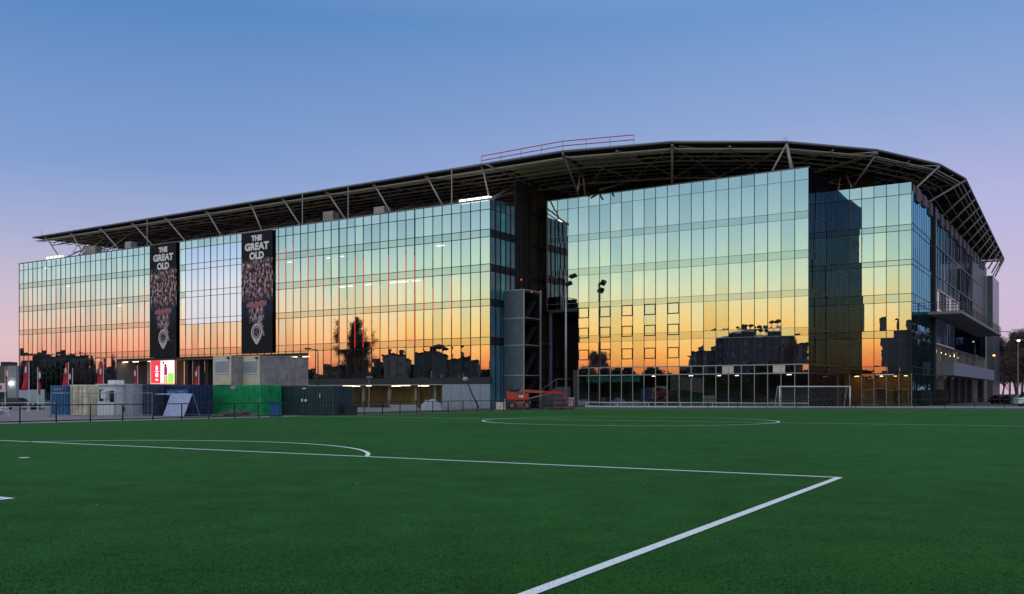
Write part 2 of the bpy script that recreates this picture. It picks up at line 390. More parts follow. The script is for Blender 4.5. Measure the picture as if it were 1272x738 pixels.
# pitch platform
pv = Vector((.55, .835, 0))
P0 = Vector((-27.6, 50.0, 0))
P1 = ground(722, 508.3)
pdir = (P1 - P0).normalized()
Pb = P0 - pdir*130
P2 = Vector((62, 95, 0)); P3 = Vector((110, 60, 0)); P4 = Vector((80, -60, 0))
poly = [(p.x, p.y) for p in (Pb, P4, P3, P2, P1)]
t_ = MB().prism(poly, GZ, 0).build('football_pitch', turf()); tag(t_, kind='structure')
def fplane(x, y): w = wld(x, y); return (w.x, w.y)
fore = [(P1.x, P1.y), (P2.x, P2.y), (P3.x, P3.y), (200, 130), (260, 420), fplane(11, 120), fplane(11, 6), fplane(6, 3)]
t_ = MB().prism(fore, GZ-.02, -.012).build('forecourt_paving', M['asphalt']); tag(t_, kind='structure')
t_ = MB().prism([fplane(*q) for q in [(-60, -30), (2, -30), (2, -2), (-60, -2)]], GZ-.04, GZ).build('service_yard_paving', M['paving']); tag(t_, kind='structure')
t_ = MB().prism([(-110, 60), (-30, 48), (-10, 82), (-60, 125), (-130, 150)], GZ-.04, GZ+.006).build('access_road', M['paving']); tag(t_, kind='structure')
LP = paint()
def strip(name, pts, w=.12, z=.004):
    mb = MB(); n = len(pts); L, R = [], []
    for i, p in enumerate(pts):
        d = (pts[min(i+1, n-1)] - pts[max(i-1, 0)]).normalized(); q = Vector((-d.y, d.x, 0))*w/2
        L.append((p.x+q.x, p.y+q.y, z)); R.append((p.x-q.x, p.y-q.y, z))
    for i in range(n-1): mb.quad(R[i], R[i+1], L[i+1], L[i])
    return tag(mb.build(name, LP), kind='structure')
cor = ground(1043, 593.3); lef = ground(0, 547.2)
dl = (cor-lef).normalized()
strip('penalty_area_line', [cor - dl*42, cor], .135)
d2 = (ground(657, 738) - cor).normalized()
strip('penalty_area_side_line', [cor - dl*.0, cor + d2*16.5], .135, .008)
spot = ground(30, 568.6)
d3 = Vector((dl.y, -dl.x, 0)); d3 = -d3 if d3.y < 0 else d3
hh = (cor - spot).dot(d3); th0 = math.asin(hh/8.75)
strip('penalty_arc_line', [spot + (dl*math.cos(t) + d3*math.sin(t))*8.75 for t in [th0 + (PI-2*th0)*k/60 for k in range(61)]], .12)
t_ = MB().prism([(spot.x+.13*math.cos(k*PI/12), spot.y+.13*math.sin(k*PI/12)) for k in range(24)], .001, .005).build('penalty_spot', LP); tag(t_, kind='structure')
gc = ground(14, 619.5)
strip('goal_area_line', [gc - dl*20, gc], .12)
strip('goal_area_side_line', [gc, gc + d2*5.6], .12, .008)
cc = ground(780, 522.6)
blades()
strip('centre_circle_line', [cc + Vector((math.cos(t), math.sin(t), 0))*8.85 for t in [2*PI*k/96 for k in range(97)]], .12)
hr = ground(1272, 529.6); dh = (hr - cc).normalized()
strip('halfway_line', [cc - dh*38, cc + dh*46], .12, .008)
strip('far_touch_line', [ground(640, 511.2)-Vector((6,-2,0)), Vector((60, 84, 0))], .10)
# white concrete kerb between turf and paving
kb = MB(); a_, b_ = ground(727, 505.8), Vector((64, 103, 0))
for (p, q) in ((a_, ground(1040, 507)), (ground(1040, 507), b_)):
    kb.beam((p.x, p.y, .09), (q.x, q.y, .09), .15, .18)
tag(kb.build('pitch_edge_kerb', mat('kerb_white', (.62, .6, .58), .8)), kind='structure')

# ------------------------------------------------------------------ the stadium
S = thing('stadium', 'long glass fronted football stadium building mirroring the sunset under a dark steel canopy roof', 'stadium', (O_.x, O_.y, 0), ANG)
def part(mb, name, m, parent=None, label=None, kind=None, **k):
    o = mb.build(name, m, parent or S, **k)
    if label: o['label'] = label
    if kind: o['kind'] = kind
    return o
cells = []      # (projected size, wing, material, four corners)
def proj_area(c):
    w = [wld(*p) for p in c]
    s = [((p.x/p.y)*F, (p.z-CH)/p.y*F) for p in w]
    return abs(sum(s[i][0]*s[(i+1) % 4][1]-s[(i+1) % 4][0]*s[i][1] for i in range(4)))/2
def wall(wing, P, D, cols, levels_fn, matfn, nrm, tilt=.0028):
    """glass cells between column positions; P origin (x,y), D direction, nrm outward"""
    for i in range(len(cols)-1):
        a, b = cols[i], cols[i+1]
        lv = levels_fn(i, (a+b)/2)
        for j in range(len(lv)-1):
            zt_, zb = lv[j], lv[j+1]
            mm = matfn(i, j, (a+b)/2, zt_, zb)
            if mm is None: continue
            if mm is M['glass'] and random.random() < .22: mm = M['glass_b']
            ta = random.gauss(0, tilt)*(b-a); tb = random.gauss(0, tilt)*(zt_-zb)*.5
            g = .012
            cs = []
            for (s_, z_, o_) in ((a+g, zb+g, -ta-tb), (b-g, zb+g, ta-tb), (b-g, zt_-g, ta+tb), (a+g, zt_-g, -ta+tb)):
                cs.append((P[0]+D[0]*s_+nrm[0]*o_, P[1]+D[1]*s_+nrm[1]*o_, z_))
            cells.append((proj_area(cs), wing, mm, cs))
FR = (1, 0); NF = (0, -1)
wingA = tag(bpy.data.objects.new('glass_wing', None)); wingB = tag(bpy.data.objects.new('glass_wing', None)); wingC = tag(bpy.data.objects.new('glass_wing', None))
for w_ in (wingA, wingB, wingC): col.objects.link(w_); w_.parent = S
wingA['label'] = 'long five storey glass wing with two banners and red light strips'
wingB['label'] = 'tall glass block in the middle with fifteen small square windows'
wingC['label'] = 'narrow glass block at the right corner with a terrace on its side'

# ---- wing A (x -113..0, y 0)
TOPA = 27.4; XA0 = fx(24, 0)
nA = 71; colsA = [XA0 + (0-XA0)*k/nA for k in range(nA+1)]
LA = [TOPA, 26.1, 23.45, 22.45, 18.85, 17.85, 14.2, 13.3, 9.15, 8.15]
xg0 = min(colsA, key=lambda c: abs(c-fx(147, 0))); xg1 = min(colsA, key=lambda c: abs(c-fx(386, 0)))
xp1 = min(colsA, key=lambda c: abs(c-fx(545, 0)))
xf0 = fx(228.5, 0); xf1 = fx(299, 0); zf0, zf1 = lz(262, 402, 0), lz(262, 297.5, 0)
def lvA(i, s):
    if s < xg0: return LA + [3.9]
    if s < xg1: return LA[:-1] + [7.85]
    return LA + [3.85]
def mtA(i, j, s, a, b):
    if xf0 < s < xf1 and (a+b)/2 > 14.3 and j > 0: return None
    if 'zz' and xf0 < s < xf1 and j > 0 and b > 12.5: return None
    return M['spandrel'] if j in (2, 4, 6, 8) else M['glass']
wall(wingA, (0, 0), FR, colsA, lvA, mtA, NF)
# lower panes at the far left
wall(wingA, (0, 0), FR, [c for c in colsA if c <= xg0+.01], lambda i, s: [3.9, GZ], lambda *a: M['side_glass'], NF)
# side wall of wing A
colsAs = [6.15*k/5 for k in range(6)]
wall(wingA, (0, 0), (0, 1), colsAs, lambda i, s: LA + [3.9, GZ], lambda i, j, s, a, b: M['teal_bright'] if (i == 2 and j in (1, 3, 5)) else (M['dark'] if j in (2, 4, 6, 8) else M['teal_opaque']), (1, 0))
# body, slabs
mb = MB(); mb.box(XA0+.05, 8, 3.2, -.15, 15, 27.2); mb.box(XA0+.05, .35, 27.0, -.15, 15, 27.3)
part(mb, 'core_wall', M['darkconc'], wingA)
mb = MB()
for zt_, zb in ((23.35, 22.55), (18.75, 17.95), (14.1, 13.4), (9.05, 8.25)):
    mb.box(XA0+.1, .25, zb, -.12, 8, zt_)
part(mb, 'floor_slab', M['slab'], wingA)
mb = MB(); mb.box(XA0-.02, .3, GZ, XA0+.05, 15, 27.4)
for k in range(12): mb.box(XA0 - .08, .3+k*1.25, GZ, XA0-.02, .36+k*1.25, 27.4)
part(mb, 'end_wall', M['greyclad'], wingA)
# parapet coping
part(MB().box(XA0-.1, -.14, TOPA, .12, .25, TOPA+.14), 'parapet_coping', M['fascia'], wingA)
# mullions / transoms
tot = 0
def mull(parent, P, D, nrm, s, z0, z1, w=.075, dp=.12, m=None, name='mullion'):
    x, y = P[0]+D[0]*s, P[1]+D[1]*s
    mb = MB()
    ax = abs(D[0]) > .5
    if ax: mb.box(x-w/2, min(y, y+nrm[1]*dp), z0, x+w/2, max(y, y+nrm[1]*dp), z1)
    else: mb.box(min(x, x+nrm[0]*dp), y-w/2, z0, max(x, x+nrm[0]*dp), y+w/2, z1)
    return part(mb, name, m or M['mullion'], parent)
for k, c in enumerate(colsA):
    zb = GZ if c <= xg0+.1 else (7.85 if c < xg1-.1 else 3.85)
    mull(wingA, (0, 0), FR, NF, c, zb, TOPA, w=.16 if k % 9 == 0 else .09, dp=.05)
for c in colsAs[1:]: mull(wingA, (0, 0), (0, 1), (1, 0), c, GZ, TOPA, w=.06)
def transom(parent, x0, x1, y, z, nrm=-1, h=.07, m=None):
    return part(MB().box(x0, min(y, y+nrm*.07), z-h/2, x1, max(y, y+nrm*.07), z+h/2), 'transom', m or M['mullion'], parent)
for z in LA[1:]: transom(wingA, XA0, 0, 0, z)
for z in LA[1:]: part(MB().box(0, 0, z-.03, .05, 6.15, z+.03), 'transom', M['mullion'], wingA)
# dark band over the undercroft, then ceiling
part(MB().box(xg1, -.05, 2.95, 0.05, .3, 3.83), 'fascia_band', M['dark'], wingA)
part(MB().box(xg1, -.12, 2.82, xp1, .3, 2.94), 'light_trim', M['lightmull'], wingA)
part(MB().box(xg0, -.1, 7.70, xg1, .3, 7.84), 'soffit_trim', M['black'], wingA)
# red LED strips on mullions
rng = random.Random(4)
strips = []
for c in colsA:
    px = CX + F*wld(c, 0).x/wld(c, 0).y
    if 132 < px < 184: strips.append((c, 8.4, 8.4+(px-118)/66*12*rng.uniform(.7, 1.1)))
    elif 345 < px < 400: strips.append((c, 8.4, rng.uniform(20, 25)))
    elif 400 <= px < 520: strips.append((c, 8.4, rng.uniform(15, 22)))
    elif 520 <= px < 570 and rng.random() < .6: strips.append((c, rng.uniform(12, 14), rng.uniform(15, 19)))
    elif 215 < px < 300 and rng.random() < .55: strips.append((c, 8.4, rng.uniform(9.5, 12)))
for c, a, b in strips:
    part(MB().box(c-.030, -.075, a, c+.030, -.052, b), 'light_strip', M['ledred'], wingA)
# pale emissive panel where the glass cells are left out
part(MB().box(xf0-.6, .02, 13.35, xf1+.6, .06, 26.05), 'glowing_panel', M['pale_glass'], wingA, 'pale blue and white glowing panel between the banners')
# interior lights and furniture seen through the glass
def ceil_light(parent, x, z, y=2.5, w=1.2, m='coollight', name='ceiling_light', d=.25):
    return part(MB().box(x-w/2, y, z-.06, x+w/2, y+d, z), name, M[m], parent)
for px, lev, w in ((430, 17.9, 1.2), (440, 17.9, .8), (463, 17.9, 1.1), (498, 17.9, 2.4), (505, 17.9, 1.0), (512, 17.9, 1.5), (522, 17.9, 1.2), (552, 22.5, 1.3),
                   (430, 22.5, .6), (413, 22.5, .5), (62, 26.6, .8), (90, 22.5, .6), (154, 17.9, .5), (280, 22.5, .8), (365, 22.5, .8)):
    ceil_light(wingA, fx(px, 3), lev-.1, 2.0, w)
for px0, px1, a, b in ((425, 434, 17.9, 21.5), (456, 462, 18.9, 22), (470, 474, 14.3, 17.3), (494, 499, 14.4, 17.5), (507, 511, 14.4, 17.6), (518, 522, 14.4, 17.2), (56, 64, 23.5, 26), (48, 53, 23.5, 26), (527, 536, 18.9, 22.2)):
    part(MB().box(fx(px0, .5), .5, a, fx(px1, .5), .6, b), 'blind', M['blind'], wingA)
# lobby recess (x xg0..xg1), floor to 7.8
mb = MB(); mb.box(xg0, 7.0, GZ, xg1, 7.3, 7.7); mb.box(xg0, .3, 7.4, xg1, 7.3, 7.69)
mb.box(xg0-.3, .0, GZ, xg0, 7.3, 7.7); part(mb, 'lobby_wall', M['lobby'], wingA)
for px in (147, 187, 219, 234, 244, 249, 259, 275, 310, 345, 384):
    x = fx(px, 3); part(MB().box(x-.45, 2.6, GZ, x+.45, 3.5, 7.4), 'column', M['dark'] if px > 220 else M['cabingrey'], wingA)
for px in (156, 169, 188, 328, 365, 381):
    ceil_light(wingA, fx(px, 1.4), 7.38, 1.2, 1.4, 'warmlight')
# mirror panes between the columns
wall(wingA, (0, 3.05), FR, [fx(228, 3), fx(262, 3)], lambda i, s: [7.3, 3.0], lambda *a: M['glass'], NF)
# undercroft car park (x xg1..xp1)
mb = MB(); mb.box(xg1, 13, GZ, 0, 13.3, 3.2); mb.box(xg1, .3, 2.85, -.2, 13.3, 3.15); mb.box(xg1-.3, .2, GZ, xg1, 13.3, 2.9)
for k in range(14): mb.box(xg1+1+k*1.4, 12.9, GZ, xg1+1.08+k*1.4, 13, 2.8)
part(mb, 'undercroft_wall', M['khaki'], wingA)
for px in (421, 452, 484, 517, 541):
    x = fx(px, 1.2); part(MB().tube((x, 1.2, GZ), (x, 1.2, 2.85), .26, n=12), 'round_column', M['concrete'], wingA, smooth=True)
for px, w in ((433, 2.2), (458, .8), (501, 2.3)):
    ceil_light(wingA, fx(px, 2.5), 2.84, 2.4, w, 'warmlight')
for px in (440, 490, 525): ceil_light(wingA, fx(px, 8), 2.84, 8, 2.0, 'warmlight')
x = fx(508, 11); part(MB().box(x-.9, 12.6, GZ, x+.9, 12.8, 2.2), 'door', M['yellowdoor'], wingA)
mb = MB()
n_ = 5
for k in range(n_):
    a = xp1 + (0-xp1)*k/n_; b = xp1 + (0-xp1)*(k+1)/n_
    for zz in ((GZ, 1.2), (1.23, 2.93)): mb.box(a+.02, -.02, zz[0], b-.02, .05, zz[1])
part(mb, 'grey_panel', mat('pale_grey_panel', (.30, .34, .40), .5, .3), wingA)
# rooftop units and lit lamps
for px0, px1, y0, y1, m in ((107, 120, 307, 318, 'cabingrey'), (157, 164, 301, 310, 'shutter'), (403, 415, 264, 276, 'cabingrey'), (466, 479, 258, 270, 'cabingrey')):
    D0 = depth(fx(px0, 1.5), 1.5)
    o = part(MB().box(fx(px0, 1.5), 1.2, 27.3, fx(px1, 1.5), 2.6, zt(y0, D0)), 'rooftop_unit', M[m], wingA)
for px0, px1, dz in ((57, 76, .75), (570, 608, .55)):
    part(MB().box(fx(px0, .5), .4, 27.42, fx(px1, .5), 1.0, 27.42+dz), 'rooftop_light_box', emis('roof_light', (.95, .92, .80), 1.0 if px0 < 100 else 1.7), wingA)
    for k in range(5):
        x = fx(px0+(px1-px0)*k/4, .38); part(MB().box(x-.04, .34, 27.4, x+.04, .4, 27.45+dz), 'light_box_rib', M['mullion'], wingA)

# ---- recess between the wings
mb = MB()
mb.box(-.15, 6.2, GZ, .05, 10.4, 31.0); mb.box(-.1, 32, GZ, 42, 32.3, 32.9)
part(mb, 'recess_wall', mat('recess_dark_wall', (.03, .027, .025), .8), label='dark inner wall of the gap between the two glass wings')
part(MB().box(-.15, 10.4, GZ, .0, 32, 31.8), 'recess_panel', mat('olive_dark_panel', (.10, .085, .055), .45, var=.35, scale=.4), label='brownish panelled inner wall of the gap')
for y, z in ((7.5, 17.5), (10.2, 16.0), (6.7, 14.0)): part(MB().ball((.15, y, z), .13), 'red_beacon', M['ledred'])
mb = MB()
for z in (5, 9, 13.2, 17.8, 22.4, 27): mb.box(.0, 10.45, z, .1, 31.9, z+.18)
for k in range(9): mb.box(.0, 12+k*2.4, GZ, .09, 12.14+k*2.4, 31.5)
part(mb, 'panel_joint', M['black'])
mb = MB()
for k in range(7): mb.box(1+k*1.6, 31.85, 3, 1.1+k*1.6, 32, 31)
for z in (8, 13, 18, 23): mb.box(0, 31.85, z, 13, 32, z+.2)
for k in range(3): mb.box(.05, 7+k*1.2, 5, .15, 7.1+k*1.2, 30)
part(mb, 'wall_rib', M['black'])
# ---- wing B (x 5.8..40.1, y 5.03)
YB = 10.4; XB0, XB1 = fx(680, YB), fx(1004.5, YB); xo = fx(723, YB)
nB = 22; colsB = [XB0+(XB1-XB0)*k/nB for k in range(nB+1)]
ko = min(range(nB+1), key=lambda k: abs(colsB[k]-xo))
LB = [lz(1004.5, r, YB) for r in (207.8, 222.6, 261.5, 270.6, 310, 319.8, 359.2, 367.4, 406.3, 416.2, 452.3, 463.3)]
TOPB = LB[0]; ZO = LB[7]; G5, G4 = LB[10], LB[11]
def lvB(i, s):
    return LB[:8] if i < ko else LB
wall(wingB, (0, YB), FR, colsB, lvB, lambda i, j, s, a, b: M['spandrel'] if j in (2, 4, 6, 8, 10) else M['glass'], NF)
wall(wingB, (0, YB), FR, colsB[ko:], lambda i, s: [G4, .45], lambda *a: M['low_glass'], NF)
wall(wingB, (0, YB), FR, colsB[ko:], lambda i, s: [.45, .02], lambda *a: M['side_glass'], NF)
YC = sy(1040.5, XB1)
nBs = 13; colsBs = [(YC-YB)*k/nBs for k in range(nBs+1)]
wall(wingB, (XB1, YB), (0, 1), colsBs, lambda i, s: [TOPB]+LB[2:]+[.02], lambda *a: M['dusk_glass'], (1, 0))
for c in colsBs: mull(wingB, (XB1, YB), (0, 1), (1, 0), c, 0, TOPB, w=.07, dp=.025)
for z in LB[2:]: part(MB().box(XB1, YB, z-.03, XB1+.05, YC, z+.03), 'transom', M['mullion'], wingB)
for k, c in enumerate(colsB):
    if k < ko: mull(wingB, (0, YB), FR, NF, c, ZO, TOPB, w=.08, dp=.03)
    else:
        mull(wingB, (0, YB), FR, NF, c, G5, TOPB, w=.08, dp=.03)
        mull(wingB, (0, YB), FR, NF, c, .0, G5, w=.07, dp=.08, m=M['lightmull'])
for z in LB[1:8]: transom(wingB, XB0, XB1, YB, z, h=.035, m=M['lightmull'])
for z in LB[8:10]: transom(wingB, colsB[ko], XB1, YB, z, h=.035, m=M['lightmull'])
for z in (G5, G4, .5): part(MB().box(colsB[ko], YB-.11, z-.06, XB1, YB-.01, z+.06), 'transom', M['lightmull'], wingB)
part(MB().box(XB0-.05, YB-.1, TOPB, XB1+.1, YB+.2, TOPB+.1), 'parapet_coping', M['fascia'], wingB)
part(MB().box(XB0-.06, YB-.06, ZO-.1, XB0, YB+1, TOPB), 'corner_trim', M['lightmull'], wingB)
mb = MB(); xk = colsB[ko]
mb.box(XB0, YB+8, ZO-.05, XB1-.2, YB+14, TOPB-.2); mb.box(xk+.1, YB+8, .0, XB1-.2, YB+14, ZO-.05); mb.box(XB1-6, YB+14, 0, XB1-.3, YC+19, TOPB-.3)
mb.box(XB0, YB+.3, TOPB-.4, XB1-.2, YB+8, TOPB-.1); mb.box(XB0, YB+.2, ZO-.3, xk+.2, YB+14, ZO-.05); mb.box(xk-.02, YB+.15, 0, xk+.15, YB+14, ZO-.15)
part(mb, 'core_wall', M['darkconc'], wingB)
wall(wingB, (XB0, YB), (0, 1), [k*1.5 for k in range(7)], lambda i, s: LB[:8], lambda *a: M['side_glass'], (-1, 0))
mb = MB()
for zt_, zb in ((LB[2]-.1, LB[3]+.1), (LB[4]-.1, LB[5]+.1)): mb.box(XB0+.1, YB+.25, zb, XB1-.2, YB+8, zt_)
for zt_, zb in ((LB[6]-.1, LB[7]+.1), (LB[8]-.1, LB[9]+.1), (G5-.1, G4+.1)): mb.box(xk+.2, YB+.25, zb, XB1-.2, YB+8, zt_)
part(mb, 'floor_slab', M['slab'], wingB)
# little square opening windows: 5 columns x 3 rows
for ci in range(5):
    k = ko + 0 + ci*2
    a, b = colsB[k], colsB[k+1]
    for (r1, r0) in ((375.5, 389.5), (402, 416), (431, 445)):
        z0, z1 = lz(843, r0, YB), lz(843, r1, YB)
        mb = MB()
        for (q0, q1, w0, w1) in ((a, b, z0, z0+.12), (a, b, z1-.12, z1), (a, a+.12, z0+.12, z1-.12), (b-.12, b, z0+.12, z1-.12)):
            mb.box(q0+.02, YB-.09, w0, q1-.02, YB-.015, w1)
        part(mb, 'window_frame', M['black'], wingB)
# blinds behind glass
for px0, px1, a, b in ((716, 722, 19, 21.3), (724, 730, 19, 21.3), (741, 747, 19, 21.3), (747, 752, 19, 20.8), (756, 766, 19, 21.3), (788, 800, 18.3, 21.3), (716, 722, 14.4, 17), (724, 729, 14.4, 17), (741, 746, 14.2, 16.9), (750, 755, 14.2, 16.9), (757, 766, 14, 17), (786, 806, 14, 17.1), (818, 826, 14.1, 17), (870, 884, 18.3, 21.3)):
    part(MB().box(fx(px0, YB+.4), YB+.35, a, fx(px1, YB+.4), YB+.42, b), 'blind', M['blind'], wingB)
# pale boards in the middle band
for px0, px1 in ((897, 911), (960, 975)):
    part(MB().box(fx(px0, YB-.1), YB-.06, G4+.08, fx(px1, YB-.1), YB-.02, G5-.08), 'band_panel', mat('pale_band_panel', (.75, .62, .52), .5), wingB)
# teal blinds and door
part(MB().box(fx(728, YB+.3), YB+.3, G4-.9, fx(795, YB+.3), YB+.36, G4-.1), 'teal_blind', mat('teal_blind', (.05, .34, .34), .6), wingB)
xd = fx(803, YB); part(MB().box(xd-.62, YB-.14, .0, xd-.52, YB-.02, 2.5).box(xd+.52, YB-.14, 0, xd+.62, YB-.02, 2.5).box(xd-.62, YB-.14, 2.4, xd+.62, YB-.02, 2.5).box(xd-.5, YB-.1, 1.0, xd+.5, YB-.03, 1.12), 'door_frame', M['black'], wingB)
for px in (812, 858, 980): ceil_light(wingB, fx(px, YB+2), G4-.1, YB+2, .5, 'coollight', d=.15)
for px in (893, 915): ceil_light(wingB, fx(px, YB+4), G4-.1, YB+4, .4, 'coollight', d=.15)
for px, a, b in ((750, .3, 1.3), (770, .3, 1.2), (880, .3, 1.4), (908, .3, 1.2)):
    x = fx(px, YB+3); part(MB().box(x-.8, YB+3, .0, x+.8, YB+3.6, b), 'reception_desk', M['blind'] if px in (880,) else M['slate'], wingB)

# ---- wing C (x 40.1..48.8, y YC)
XC1 = fx(1132.5, YC); nC = 6; colsC = [XB1+(XC1-XB1)*k/nC for k in range(nC+1)]
LC = [lz(1132.5, r, YC) for r in (226, 240.5, 278.3, 285.6, 322, 328.5, 364.3, 374.7, 409.9, 419, 455, 463.6)]
TOPC = LC[0]; H4 = LC[11]; KC = (TOPC-CH)/(27.0-CH)
wall(wingC, (0, YC), FR, colsC, lambda i, s: LC, lambda i, j, s, a, b: M['spandrel'] if j in (2, 4, 6, 8, 10) else M['glass'], NF)
wall(wingC, (0, YC), FR, colsC, lambda i, s: [H4, 0.02], lambda *a: M['low_glass'], NF)
for c in colsC:
    mull(wingC, (0, YC), FR, NF, c, H4, TOPC, w=.07, dp=.06)
    mull(wingC, (0, YC), FR, NF, c, 0, H4, w=.06, dp=.06, m=M['lightmull'])
for z in LC[1:]: transom(wingC, XB1+.1, XC1, YC, z, h=.06)
mb = MB()
for (zt_, zb) in [(LC[k]-.08, LC[k+1]+.08) for k in (2, 4, 6, 8, 10)]: mb.box(XB1+.1, YC+.2, zb, XC1-.2, YC+8, zt_)
mb.box(XB1+.1, YC+.2, TOPC-.3, XC1-.2, YC+20, TOPC-.05)
part(mb, 'floor_slab', M['slab'], wingC)
part(MB().box(XB1, YC+8, 5, XC1-.3, YC+20, TOPC-.2), 'core_wall', M['darkconc'], wingC)
part(MB().box(XB1+.1, YC+3.2, .0, XC1-.1, YC+3.4, 4.1), 'timber_wall', M['amber'], wingC)
for x, d in ((43.6, 1.3), (45.6, 2.6)): part(MB().box(x-.5, YC+3.05, 0, x+.5, YC+3.2, 2.2), 'inner_door', M['brown'], wingC)
for px in (1063, 1095, 1112): ceil_light(wingC, fx(px, YC+1.5), H4-.3, YC+1.4, .3, 'lamporange', d=.3)
for x in (XB1+2, XB1+5, XB1+8): ceil_light(wingC, x, H4-.25, YC+2.2, .35, 'warmlight', d=.35)
# right side: dense mullions to y = YC+17.7
TOPC_real = TOPC; TOPC = 27.0; mark = set(o.name for o in wingC.children); cmark = len(cells)
ys1 = sy(1159, XC1)
nS = 12; colsS = [(ys1-YC)*k/nS for k in range(nS+1)]
LS = [TOPC, 22.15, 21.4, 17.85, 17.2, 13.7, 12.75, 9.3, 8.4, 4.9, 4.1, .02]
wall(wingC, (XC1, YC), (0, 1), colsS, lambda i, s: LS, lambda *a: M['teal_glass'], (1, 0))
for c in colsS: mull(wingC, (XC1, YC), (0, 1), (1, 0), c, 0, TOPC, w=.07, dp=.025)
for z in LS[1:-1]: part(MB().box(XC1, YC, z-.03, XC1+.05, ys1, z+.03), 'transom', M['mullion'], wingC)
part(MB().box(XC1-.2, ys1, 0, XC1+.35, ys1+.8, 26.9), 'pilaster', M['black'], wingC)
# stepped concrete frieze under the roof on the right side, grey ribbed cladding, far tower
ye = sy(1224, XC1)
wall(wingC, (XC1, ys1+.8), (0, 1), [k*(ye-ys1-1.3)/44 for k in range(31)], lambda i, s: [25.5, 21.9, 18.0, 13.5], lambda i, j, s, a, b: M['teal_glass'] if s < 14 else M['grey_glass'], (1, 0))
mb = MB()
ya = ys1+1.3+29*(ye-ys1-1.3)/44
mb.box(XC1-.3, ya, 13.4, XC1, ye, 26.2)
for k in range(24):
    y = ya+.6+k*(ye-ya-1)/24; mb.box(XC1, y, 13.4, XC1+.07, y+.35, 26.1)
part(mb, 'ribbed_cladding', M['greyclad'], wingC)
for k in range(30): mull(wingC, (XC1, ys1+1.3), (0, 1), (1, 0), k*(ye-ys1-1.3)/44, 13.4, 26, w=.08, dp=.08)
for z in (22.0, 17.9): part(MB().box(XC1+.07, ys1+1.3, z-.1, XC1+.12, ye, z+.1), 'transom', M['mullion'], wingC)
mb = MB(); mb.box(XC1-.4, YC+1, 26.0, XC1+.02, ye, 26.95)
for k in range(16):
    y = YC+3+k*(ye-YC-4)/16; mb.box(XC1-.02, y, 25.2+(k % 2)*.3, XC1+.25, y+2.2, 26.9)
part(mb, 'parapet_frieze', mat('frieze_concrete', (.14, .125, .13), .8), wingC)
part(MB().box(XC1-6, ye+2, GZ, XC1+1.2, ye+16, 25.0), 'end_tower', M['greyclad'], wingC)
part(MB().box(XC1-.3, ye, GZ, XC1+.1, ye+2, 26.5), 'end_tower_joint', M['lightmull'], wingC)
# strip of windows above the terrace
mb = MB()
for k in range(9):
    y = ys1+3+k*3.1; mb.box(XC1+.08, y, 13.3, XC1+.16, y+.12, 16.0)
mb.box(XC1+.08, ys1+3, 15.9, XC1+.18, ys1+28, 16.1); part(mb, 'terrace_window_frame', M['lightmull'], wingC)
wall(wingC, (XC1+.05, ys1+1.3), (0, 1), [.5, 9, 18, 27], lambda i, s: [16, 13.0], lambda *a: M['glass'], (1, 0))
# terrace slab
yt0, yt1 = sy(1152, XC1), ye-17
XT = XC1+4.3
part(MB().box(XC1-.0, yt0, 11.95, XT, yt1, 12.35), 'terrace_slab', M['concrete'], wingC, bevel=.03)
mb = MB()
for y in [yt0+k*(yt1-yt0)/22 for k in range(23)]: mb.box(XT-.14, y-.04, 12.35, XT-.06, y+.04, 13.5)
for x in (XC1+1.2, XC1+2.6): mb.box(x-.04, yt0+.06, 12.35, x+.04, yt0+.14, 13.5)
for z in (12.75, 13.1, 13.47): mb.box(XT-.14, yt0, z, XT-.07, yt1, z+.06); mb.box(XC1+.1, yt0+.05, z, XT, yt0+.12, z+.06)
part(mb, 'terrace_railing', M['black'], wingC)
# dark glass and piers under the terrace
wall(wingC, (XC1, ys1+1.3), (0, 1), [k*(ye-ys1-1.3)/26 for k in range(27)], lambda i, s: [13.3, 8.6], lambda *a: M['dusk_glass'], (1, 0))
part(MB().box(XC1-5, ys1+1.3, 8.3, XC1-.1, ye, 8.6), 'soffit', M['darkconc'], wingC)
part(MB().box(XC1-5.2, ys1, GZ, XC1-5, ye, 8.4), 'inner_wall', M['khaki'], wingC)
for k in range(14):
    y = ys1+3+k*(ye-ys1-6)/13; part(MB().box(XC1-.6, y-.25, 5.9, XC1-.1, y+.25, 8.5), 'pier', M['concrete'], wingC)
for k in range(5):
    y = ys1+6+k*7; part(MB().ball((XC1-1.4, y, 7.9), .22), 'globe_light', M['warmlight'], wingC, smooth=True)
for k in range(6): part(MB().box(XC1-3.4, ys1+4+k*10, 8.2, XC1-2.9, ys1+6+k*10, 8.28), 'ceiling_light', M['warmlight'], wingC)
part(MB().box(XC1-.3, ys1+6, 4.2, XC1+2.0, ye-4, 4.45).box(XC1+1.8, ys1+6, 4.45, XC1+2.0, ye-4, 6.1).box(XC1, ys1+6, 4.45, XC1+1.8, ys1+6.2, 6.1), 'balcony', mat('balcony_parapet', (.26, .27, .33), .7), wingC, 'grey concrete balcony parapet below the lit openings')
for k in range(8):
    y = ys1+2+k*(ye-ys1-6)/7; part(MB().box(XC1-.9, y-.4, GZ, XC1-.2, y+.4, 4.2), 'ground_pier', M['concrete'] if k in (0, 1, 6) else M['dark'], wingC)
part(MB().box(XC1-4, ys1+2, GZ, XC1-3.8, ye, 4.2), 'shopfront', M['dark'], wingC)
part(MB().box(XC1+.1, ys1+1.5, GZ, XC1+1.7, ys1+1.8, 2.2), 'black_hoarding', M['black'], wingC)
x = XC1+.1
o = thing('information_board', 'black standing board with a round emblem beside the dark pilaster of the right wing', 'sign', wld(XC1+.6, YC+7, 0), ANG)
